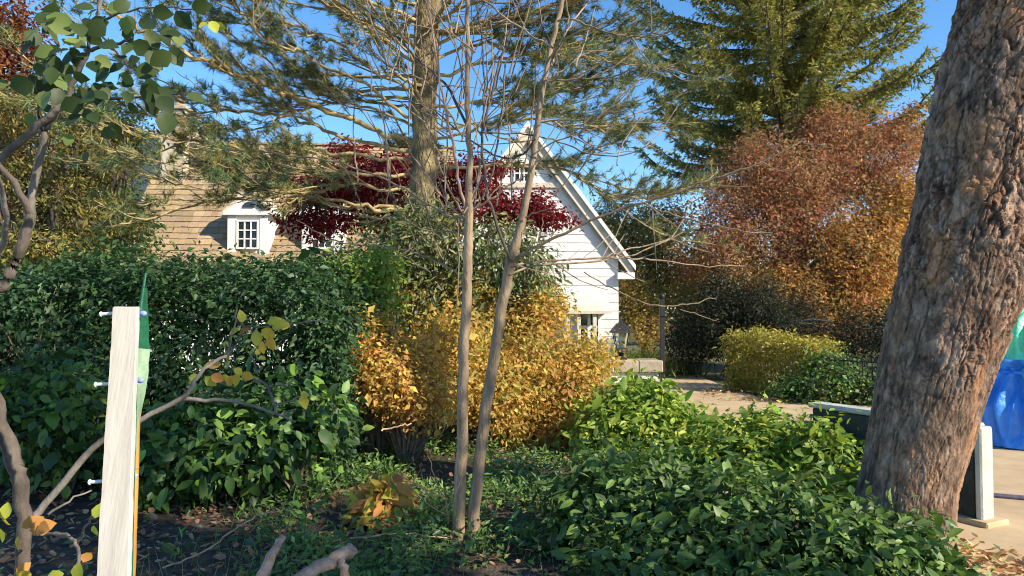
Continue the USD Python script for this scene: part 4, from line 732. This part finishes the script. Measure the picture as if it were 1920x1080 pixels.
p, r = limb([(640, 1048), (646, 1075), (648, 1110)], 3.55, 3.5, 14, 18, seed=3, rough=.003); put('stub', tube(p, r, 8), 'dead_wood', st2, smooth=True)
for k, (q, Y, lab) in enumerate([([(305, 1065), (380, 1035), (430, 1000), (480, 970), (535, 955)], 4.4, 'long pale dry stem lying over the dark soil left of the golden plant'), ([(625, 1015), (700, 1005), (760, 1000), (838, 1008)], 4.6, 'thin dry stick lying between the golden plant and the bare trunks'), ([(715, 808), (745, 800), (770, 795)], 6.6, 'thin pale twig below the orange brown shrub')]):
    p, r = limb(q, Y, Y + .2, 4, 2.5, seed=k, rough=.006); put('dry_stick', tube(p, r, 5), 'dead_wood', label=lab, cat='stick', smooth=True)
# leafy young tree
ft = thing('leafy_young_tree', 'near young tree with dark forked stems and large round green leaves', 'tree', (at(-20, 600, 2.8)[0], 2.8, 0))
LB = [([(-60, 900), (-45, 700), (-12, 560), (15, 520), (40, 465), (60, 400)], 26, 19, 2.75), ([(60, 402), (66, 340), (80, 270), (92, 232), (120, 192), (140, 150), (160, 105), (175, 55), (190, 0), (196, -60)], 15, 7, 2.6), ([(60, 402), (36, 360), (10, 322), (-20, 290)], 16, 8, 2.6), ([(-10, 315), (30, 270), (70, 240), (116, 196)], 15, 13, 2.65),
      ([(126, 182), (200, 186), (270, 180), (352, 175)], 7, 3, 2.5), ([(160, 94), (203, 88), (228, 80), (246, 71)], 8, 4, 2.5), ([(178, 46), (192, 66), (206, 86)], 5, 4, 2.6), ([(205, 88), (230, 110), (250, 150)], 4, 2, 2.5), ([(-30, 500), (2, 466), (12, 425), (6, 375), (-4, 330)], 14, 8, 2.4), ([(80, 262), (70, 200), (68, 150)], 5, 3, 2.5), ([(140, 175), (190, 250), (230, 290), (330, 350)], 4, 2, 2.7), ([(178, 46), (240, 20), (330, 14)], 5, 2, 2.6)]
for q, wa, wb, ye in LB: p, r = limb(q, 2.75, ye, wa, wb, n=4, rough=.003, seed=int(q[-1][1]) + 77); put('stem', tube(p, r, 9), 'grey_bark' if wa in (14, 15) else 'dark_bark', ft, smooth=True)
FG = [(.045, .072, .020), (.06, .09, .025), (.035, .06, .02)]; FL = [(.16, .22, .06), (.22, .26, .08), (.13, .19, .05)]  # unlit and sunlit leaf greens: the light is put into the colour
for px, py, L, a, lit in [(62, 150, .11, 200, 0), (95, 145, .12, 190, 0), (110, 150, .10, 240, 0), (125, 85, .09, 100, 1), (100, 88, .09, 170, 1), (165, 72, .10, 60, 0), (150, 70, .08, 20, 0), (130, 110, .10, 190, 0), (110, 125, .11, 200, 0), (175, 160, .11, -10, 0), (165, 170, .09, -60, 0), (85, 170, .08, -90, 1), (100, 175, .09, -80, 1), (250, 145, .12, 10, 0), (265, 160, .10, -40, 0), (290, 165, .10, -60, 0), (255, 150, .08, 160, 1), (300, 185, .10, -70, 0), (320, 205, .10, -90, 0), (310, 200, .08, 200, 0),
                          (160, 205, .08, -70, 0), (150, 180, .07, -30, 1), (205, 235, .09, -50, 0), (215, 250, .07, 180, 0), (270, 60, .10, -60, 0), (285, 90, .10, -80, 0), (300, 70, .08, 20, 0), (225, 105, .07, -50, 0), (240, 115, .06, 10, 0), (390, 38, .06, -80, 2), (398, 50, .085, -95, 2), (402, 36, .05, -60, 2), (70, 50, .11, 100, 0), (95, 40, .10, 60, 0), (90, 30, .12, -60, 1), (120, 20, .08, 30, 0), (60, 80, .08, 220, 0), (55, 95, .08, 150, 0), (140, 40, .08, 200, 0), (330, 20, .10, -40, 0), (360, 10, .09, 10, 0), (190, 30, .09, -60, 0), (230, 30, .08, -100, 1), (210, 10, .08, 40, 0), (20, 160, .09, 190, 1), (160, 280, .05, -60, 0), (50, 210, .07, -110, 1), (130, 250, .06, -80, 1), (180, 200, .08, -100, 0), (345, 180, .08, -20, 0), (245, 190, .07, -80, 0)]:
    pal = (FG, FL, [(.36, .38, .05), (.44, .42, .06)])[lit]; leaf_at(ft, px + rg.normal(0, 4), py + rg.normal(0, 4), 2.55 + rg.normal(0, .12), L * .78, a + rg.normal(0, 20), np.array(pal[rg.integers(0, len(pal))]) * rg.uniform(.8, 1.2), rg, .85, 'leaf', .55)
for _ in range(95):
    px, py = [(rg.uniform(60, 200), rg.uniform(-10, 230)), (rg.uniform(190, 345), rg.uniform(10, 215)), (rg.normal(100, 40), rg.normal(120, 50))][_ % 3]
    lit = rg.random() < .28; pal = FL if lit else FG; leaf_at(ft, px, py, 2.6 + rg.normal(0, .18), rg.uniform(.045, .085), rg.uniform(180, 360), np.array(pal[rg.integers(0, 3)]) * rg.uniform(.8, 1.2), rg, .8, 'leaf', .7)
p, r = limb([(330, 14), (372, 18), (390, 30), (392, 48)], 2.6, 2.5, 3, 2, seed=3); put('stem', tube(p, r, 5), 'dark_bark', ft)
# ---------------------------------------------------------------- trees behind
def tree(name, label, blobs, base, n, per, rc, L, ratio, pal, mat='leaf', seed=0, tr=.12, bark='dark_bark', limbs=9, inner=.5, cat='tree', top=None, group=None, stems=120, **kw):
    rng = np.random.default_rng(seed); C, CN = clumps_in(blobs, n, rng, inner); base = np.array(base, float)
    t = thing(name, label, cat, base * [1, 1, 0], group); b = np.array(blobs); ctr = b[:, :3].mean(0) if top is None else np.array(top, float)
    p = smooth_line([base * [1, 1, 0], base * [.5, .5, 0] + ctr * [.5, .5, .5] + [rng.normal(0, .1), 0, 0], ctr], 5)
    put('trunk', tube(p, np.linspace(tr, tr * .35, len(p)), 9), bark, t, smooth=True)
    tips = C[rng.choice(len(C), limbs, replace=False)]; st = []
    for q in tips:
        s = p[rng.integers(len(p) // 2, len(p) - 1)]; g = smooth_line([s, (s + q) / 2 + [0, 0, .12 * np.linalg.norm(q - s)], q], 4); put('branch', tube(g, np.linspace(tr * .4, tr * .06, len(g)), 6), bark, t); st += list(g[3:])
    put('twigs', twigs(np.array(st), C[rng.choice(len(C), min(stems, len(C)), replace=False)], rng, tr * .09, tr * .02), bark, t, kind='stuff')
    v, f, c = leaf_mesh(*leaves_of(C, CN, per, rc, L, ratio, pal, rng, **kw)); put('foliage', (v, f), mat, t, c, kind='stuff')
    return t
def T(px, py, Y): p = at(px, py, Y); return (p[0], p[1], 0)
RED = [(.13, .014, .018), (.17, .018, .022), (.095, .012, .015), (.21, .026, .028)]
tree('red_maple', 'dark red Japanese maple spreading in front of the white house', [B(640, 350, 110, 45, 15.5, 1.0), B(720, 330, 110, 40, 15.6, 1.0), B(650, 285, 40, 25, 16, .5), B(740, 300, 40, 15, 16, .5), B(600, 410, 75, 50, 15.2, .8), B(850, 350, 90, 45, 15.8, .9), B(960, 390, 110, 42, 15.6, 1.0), B(1030, 415, 50, 20, 15.4, .6), B(900, 310, 70, 25, 16, .6), B(760, 400, 120, 40, 15.4, .9), B(570, 350, 55, 20, 15.6, .6)],
     T(800, 600, 15.8), 760, 32, .13, .085, .5, RED, 'thin_leaf', 201, .13, limbs=22, stems=260, inner=.4, top=at(800, 430, 15.8), flat=.5, droop=.8)
tree('russet_tree', 'broad russet red autumn tree in front of the tall green conifer', [B(1480, 350, 170, 110, 21.7, 1.87), B(1380, 420, 110, 95, 21.2, 1.43), B(1610, 310, 120, 90, 22.2, 1.43), B(1560, 240, 75, 55, 22.2, 1.1), B(1325, 490, 75, 60, 21, 1.1), B(1500, 450, 150, 80, 21.2, 1.43), B(1420, 300, 60, 50, 21.7, 0.88), B(1690, 380, 60, 100, 21.5, 1), B(1700, 260, 60, 60, 22.2, 0.88)],
     T(1510, 650, 21.6), 1300, 44, .19, .085, .55, [(.28, .13, .075), (.34, .17, .08), (.25, .10, .07), (.38, .24, .10), (.20, .17, .07), (.34, .13, .08)], 'thin_leaf', 202, .14, limbs=16, inner=.35, top=at(1500, 330, 21.7), stems=300, bark='young_bark')
tree('orange_tree', 'orange gold autumn tree rising behind the clipped golden hedge', [B(1620, 500, 110, 110, 20.4, 1.32), B(1540, 570, 110, 75, 20.2, 1.1), B(1690, 420, 70, 90, 20.8, 1.1), B(1460, 560, 60, 60, 20.4, 0.88), B(1500, 620, 60, 45, 20, 0.66)],
     T(1570, 650, 20.4), 800, 50, .19, .088, .58, [(.44, .23, .07), (.48, .29, .09), (.40, .18, .07), (.33, .14, .06), (.42, .34, .11), (.24, .20, .07)], 'thin_leaf', 203, .11, limbs=12, inner=.4, top=at(1590, 500, 20.4), stems=200)
tree('dark_yew', 'dense dark green yew with shade put into its leaf colour behind the iron gate post', [B(1330, 605, 65, 70, 18.5, 1), B(1405, 600, 60, 62, 18.2, 1), B(1285, 640, 38, 50, 18.6, .6), B(1450, 630, 60, 52, 17.8, .8), B(1640, 630, 90, 55, 17, .8), B(1350, 548, 32, 38, 18.6, .6), B(1505, 600, 40, 45, 18.4, .6), B(1430, 555, 30, 30, 18.3, .5)], T(1360, 660, 18.4), 1300, 40, .16, .07, .35, [(.018, .026, .013), (.026, .034, .015), (.012, .018, .010), (.04, .035, .015)], 'leaf', 204, .16, inner=.6)  # shade is put into these near black leaf colours
tree('olive_tree', 'olive yellow tree showing between the white gable and the russet tree', [B(1190, 470, 90, 80, 27, 2), B(1240, 420, 60, 50, 28, 1.5), B(1150, 420, 60, 50, 29, 1.5), B(1270, 520, 60, 60, 26, 1.5), B(1200, 570, 60, 60, 25, 1.2)], T(1215, 620, 27), 700, 30, .30, .12, .5, [(.24, .19, .04), (.17, .16, .04), (.32, .23, .05), (.13, .14, .04), (.38, .30, .10)], 'leaf', 205, .2, inner=.4, top=at(1215, 470, 27))
tree('yellow_bush', 'yellow olive bush between the house corner and the gate post', [B(1200, 570, 38, 45, 22, .8), B(1215, 620, 40, 35, 21.5, .7), B(1185, 530, 22, 30, 22, .6)], T(1203, 660, 22), 240, 28, .17, .075, .55, [(.36, .27, .06), (.28, .25, .06), (.45, .36, .14), (.22, .22, .05), (.30, .13, .07)], 'thin_leaf', 206, .05, cat='shrub', inner=.3)
# ornamental grasses beside the lantern
for nm, px, py, Y, hh, pal, lab, nb, wd in (('ornamental_grass', 1212, 690, 19, .95, [(.30, .34, .05), (.38, .38, .07), (.22, .28, .05)], 'lime green ornamental grass behind the low wall and lantern', 520, .75), ('strap_plant', 1290, 692, 19.5, .75, [(.04, .08, .035), (.07, .11, .05), (.12, .15, .09)], 'dark strap leaved clump under the yew beside the driveway', 160, .5)):
    rg = np.random.default_rng(px); c0 = np.array(T(px, py, Y)); t = thing(nm, lab, 'grass', c0); vs, fs, n = [], [], 0
    for _ in range(nb):
        b = c0 + [rg.normal(0, wd * .45), rg.normal(0, wd * .3), 0]; d = rg.normal(size=2); ln = hh * rg.uniform(.6, 1.2); g = np.linspace(0, 1, 5)[:, None]
        p = b + np.hstack([g * .25 * d[:1] + g ** 3 * .25 * d[:1], g * .25 * d[1:] + g ** 3 * .25 * d[1:], ln * (g - .35 * g ** 3)]); w = .014 * (1 - g ** 2) + .001; s = np.array([math.cos(_), math.sin(_), 0]) * w
        vs.append(np.stack([p - s, p + s], 1).reshape(-1, 3)); fs += [[n + 2 * i, n + 2 * i + 1, n + 2 * i + 3] for i in range(4)] + [[n + 2 * i, n + 2 * i + 3, n + 2 * i + 2] for i in range(4)]; n += 10
    put('blades', (np.vstack(vs), np.array(fs)), 'leaf', t, np.repeat(shade(pal, nb, rg), 10, 0), kind='stuff')
    k = rg.choice(nb, 12, replace=False); put('seed_heads', cat_([tube(np.array([vs[i][8], vs[i][8] + [.02, 0, .08]]), .006, 4) for i in k]), 'dead_wood', t, kind='stuff')
# tall conifer at the right
rg = np.random.default_rng(210); cn = thing('tall_conifer', 'tall yellow green conifer with drooping sprays behind the russet tree', 'tree', T(1470, 600, 27))
bx_, by_ = at(1470, 300, 27)[:2]; hgt_ = 22.0
put('trunk', tube(np.array([[bx_, by_, 0], [bx_ + .1, by_, 7], [bx_ - .05, by_, 12], [bx_, by_, hgt_]]), [.42, .34, .2, .03], 12), 'dark_bark', cn, smooth=True)
P, D, tw_ = [], [], []
for k in range(185):
    z = rg.uniform(5.5, 17); g = rg.uniform(0, 2 * np.pi); ln = (5.2 * (1 - ((z - 7) / 15) ** 2 * .45) if z > 6 else 4.2) * rg.uniform(.75, 1.15); d = np.array([math.cos(g), math.sin(g), 0])
    q = smooth_line([[bx_, by_, z], np.array([bx_, by_, z]) + d * ln * .4 + [0, 0, .5], np.array([bx_, by_, z]) + d * ln * .8 + [0, 0, 1.0], np.array([bx_, by_, z]) + d * ln + [0, 0, 1.1 + .15 * ln]], 4)
    put('branch', tube(q, np.linspace(.075, .012, len(q)), 6), 'dark_bark', cn)
    tot = np.r_[0, np.cumsum(np.linalg.norm(np.diff(q, axis=0), axis=1))]; tg = unit(np.gradient(q, axis=0))
    for s in np.arange(.7, tot[-1], .085):
        b = np.array([np.interp(s, tot, q[:, i]) for i in range(3)]); kk = min(np.searchsorted(tot, s), len(q) - 1)
        for sd in (-1, 1):
            side = unit(np.cross(tg[kk], [0, 0, 1.0])) * sd; l2 = rg.uniform(.25, .75) * (1.15 - .5 * s / tot[-1]); dd = unit(side * rg.uniform(.4, 1) + tg[kk] * .7 - [0, 0, rg.uniform(.1, .7)])
            m = 10; u = rg.uniform(.08, 1, m)[:, None]; o = b + dd * l2 * u - [0, 0, 1] * (u ** 2) * .25 * l2; P.append(o); D.append(unit(dd + rg.normal(size=(m, 3)) * .55 - [0, 0, .25]))
P, D = np.vstack(P), np.vstack(D); n = len(P); N = unit(rg.normal(size=(n, 3)) * .7 + [0, 0, .8])
cc = shade([(.23, .225, .055), (.30, .27, .07), (.17, .18, .05), (.34, .29, .08), (.12, .14, .045)], n, rg); L = rg.uniform(.12, .24, n)
v, f, c = leaf_mesh(P, N, D, L, L * .30, cc); put('foliage', (v, f), 'leaf', cn, c, kind='stuff')
# trees at the left
tree('amber_conifer', 'soft yellow green tree with amber tips at the far left', [B(60, 330, 120, 60, 10, 1), B(150, 400, 110, 50, 10.5, 1), B(30, 210, 90, 70, 9.6, .9), B(180, 300, 90, 60, 11, .9), B(60, 460, 130, 40, 9.8, 1), B(210, 240, 50, 50, 11, .8), B(110, 480, 90, 30, 10, .8)],
     T(-10, 600, 10), 950, 26, .14, .06, .34, [(.16, .175, .045), (.26, .24, .06), (.08, .11, .03), (.36, .28, .07), (.05, .075, .025), (.30, .19, .05)], 'leaf', 211, .2, inner=.3, flat=.45, droop=.5, limbs=14)
tree('copper_tree', 'dark copper red tree in the upper left corner', [B(0, 60, 55, 80, 12, 1), B(-70, 160, 110, 120, 12, 1.3), B(0, 250, 60, 60, 12.5, .9), B(-40, 330, 90, 80, 12.5, 1)], T(-60, 600, 12.3), 700, 30, .2, .085, .55, [(.15, .045, .025), (.22, .08, .035), (.08, .03, .02), (.30, .13, .045)], 'thin_leaf', 212, .2, inner=.4)
tree('green_tree', 'leafy green tree between the amber tree and the tan roof', [B(130, 380, 110, 110, 17, 1.6), B(215, 440, 60, 60, 18, 1.2), B(60, 470, 90, 60, 16, 1.2), B(180, 250, 80, 60, 18, 1.2)], T(120, 560, 17), 800, 26, .26, .11, .55, [(.07, .12, .035), (.10, .15, .04), (.16, .18, .05), (.05, .08, .03)], 'leaf', 213, .2, inner=.5)
BG = [(-30, 34, 9, 'dull green tree far behind the left end of the tan roof', [(.10, .13, .05), (.14, .16, .06), (.18, .15, .06)]), (-21, 42, 8, 'pale olive tree far behind the chimney', [(.16, .17, .06), (.2, .18, .07)]), (-10, 46, 7, 'green tree far behind the tan roof ridge', [(.09, .12, .05), (.12, .14, .05)]), (3, 44, 6.5, 'olive tree far behind the steep gable', [(.15, .15, .05), (.22, .18, .06)]),
      (11, 38, 6.5, 'amber tree far behind the olive yellow tree', [(.28, .20, .06), (.20, .16, .05)]), (19, 36, 9, 'dark green tree far behind the russet tree', [(.06, .09, .035), (.08, .1, .04)]), (27, 33, 10, 'mixed green and amber tree far behind the large trunk', [(.10, .12, .04), (.25, .18, .05)]), (14.5, 20, 4.2, 'amber and green shrubbery behind the wrapped bundle', [(.20, .17, .04), (.12, .13, .04), (.3, .2, .05)]), (-17, 24, 6.5, 'golden green tree left of the house', [(.22, .2, .05), (.13, .15, .04), (.32, .22, .06)])]
for i, (x, y, h, lab, pal) in enumerate(BG):
    tree('background_tree', lab, [(x, y, h * .62, h * .34, h * .3, h * .38), (x - h * .25, y + .5, h * .42, h * .26, h * .25, h * .28), (x + h * .26, y - .4, h * .46, h * .26, h * .25, h * .28), (x, y, h * .2, h * .4, h * .25, h * .2)], (x, y, 0), 420, 24, .05 * h, .028 * h + .02, .55, pal, 'leaf', 220 + i, .2, limbs=7, inner=.55, stems=60)
rg = np.random.default_rng(240); n = 520
C = np.stack([rg.uniform(-75, 75, n), rg.uniform(52, 66, n), rg.uniform(.3, 6.5, n) * rg.uniform(.5, 1, n)], 1); LVs = leaves_of(C, np.tile([0, -1.0, .3], (n, 1)), 70, 1.2, .5, .6, [(.09, .11, .05), (.13, .14, .06), (.22, .16, .06), (.07, .09, .04)], rg)
v, f, c = leaf_mesh(*LVs); put('woodland', (v, f), 'leaf', None, c, kind='stuff', label='hazy mass of far off woodland behind the house', cat='woodland')
# unseen tree added right of the picture, crown shaped to shade bed and hedge
def uv(u, w): return u * .5 + w * .866, u * .866 - w * .5
sx, sy = uv(3.5, 6.6)
bl = []
for u, w, z, ru, rz in ((3.0, 6.4, 8.4, 1.15, 1.9), (2.6, 7.0, 9.8, .95, 1.5), (3.5, 6.6, 8.4, .6, 1.2), (2.9, 6.6, 6.0, 1.0, 1.0), (3.6, 6.4, 4.6, .55, .7), (2.7, 6.9, 4.0, .5, .7), (4.3, 6.5, 6.4, .45, .6), (3.3, 6.6, 2.8, .5, .6)):
    x, y = uv(u, w); bl.append((x, y, z, ru, ru, rz))
tree('unseen_shade_tree', 'unseen leafy tree added right of the picture to shade bed and hedge', bl, (sx, sy, 0), 400, 20, .2, .13, .62, [(.10, .15, .04), (.16, .18, .04), (.3, .22, .05)], 'leaf', 250, .28, limbs=12, inner=.25, top=(sx, sy, 7))
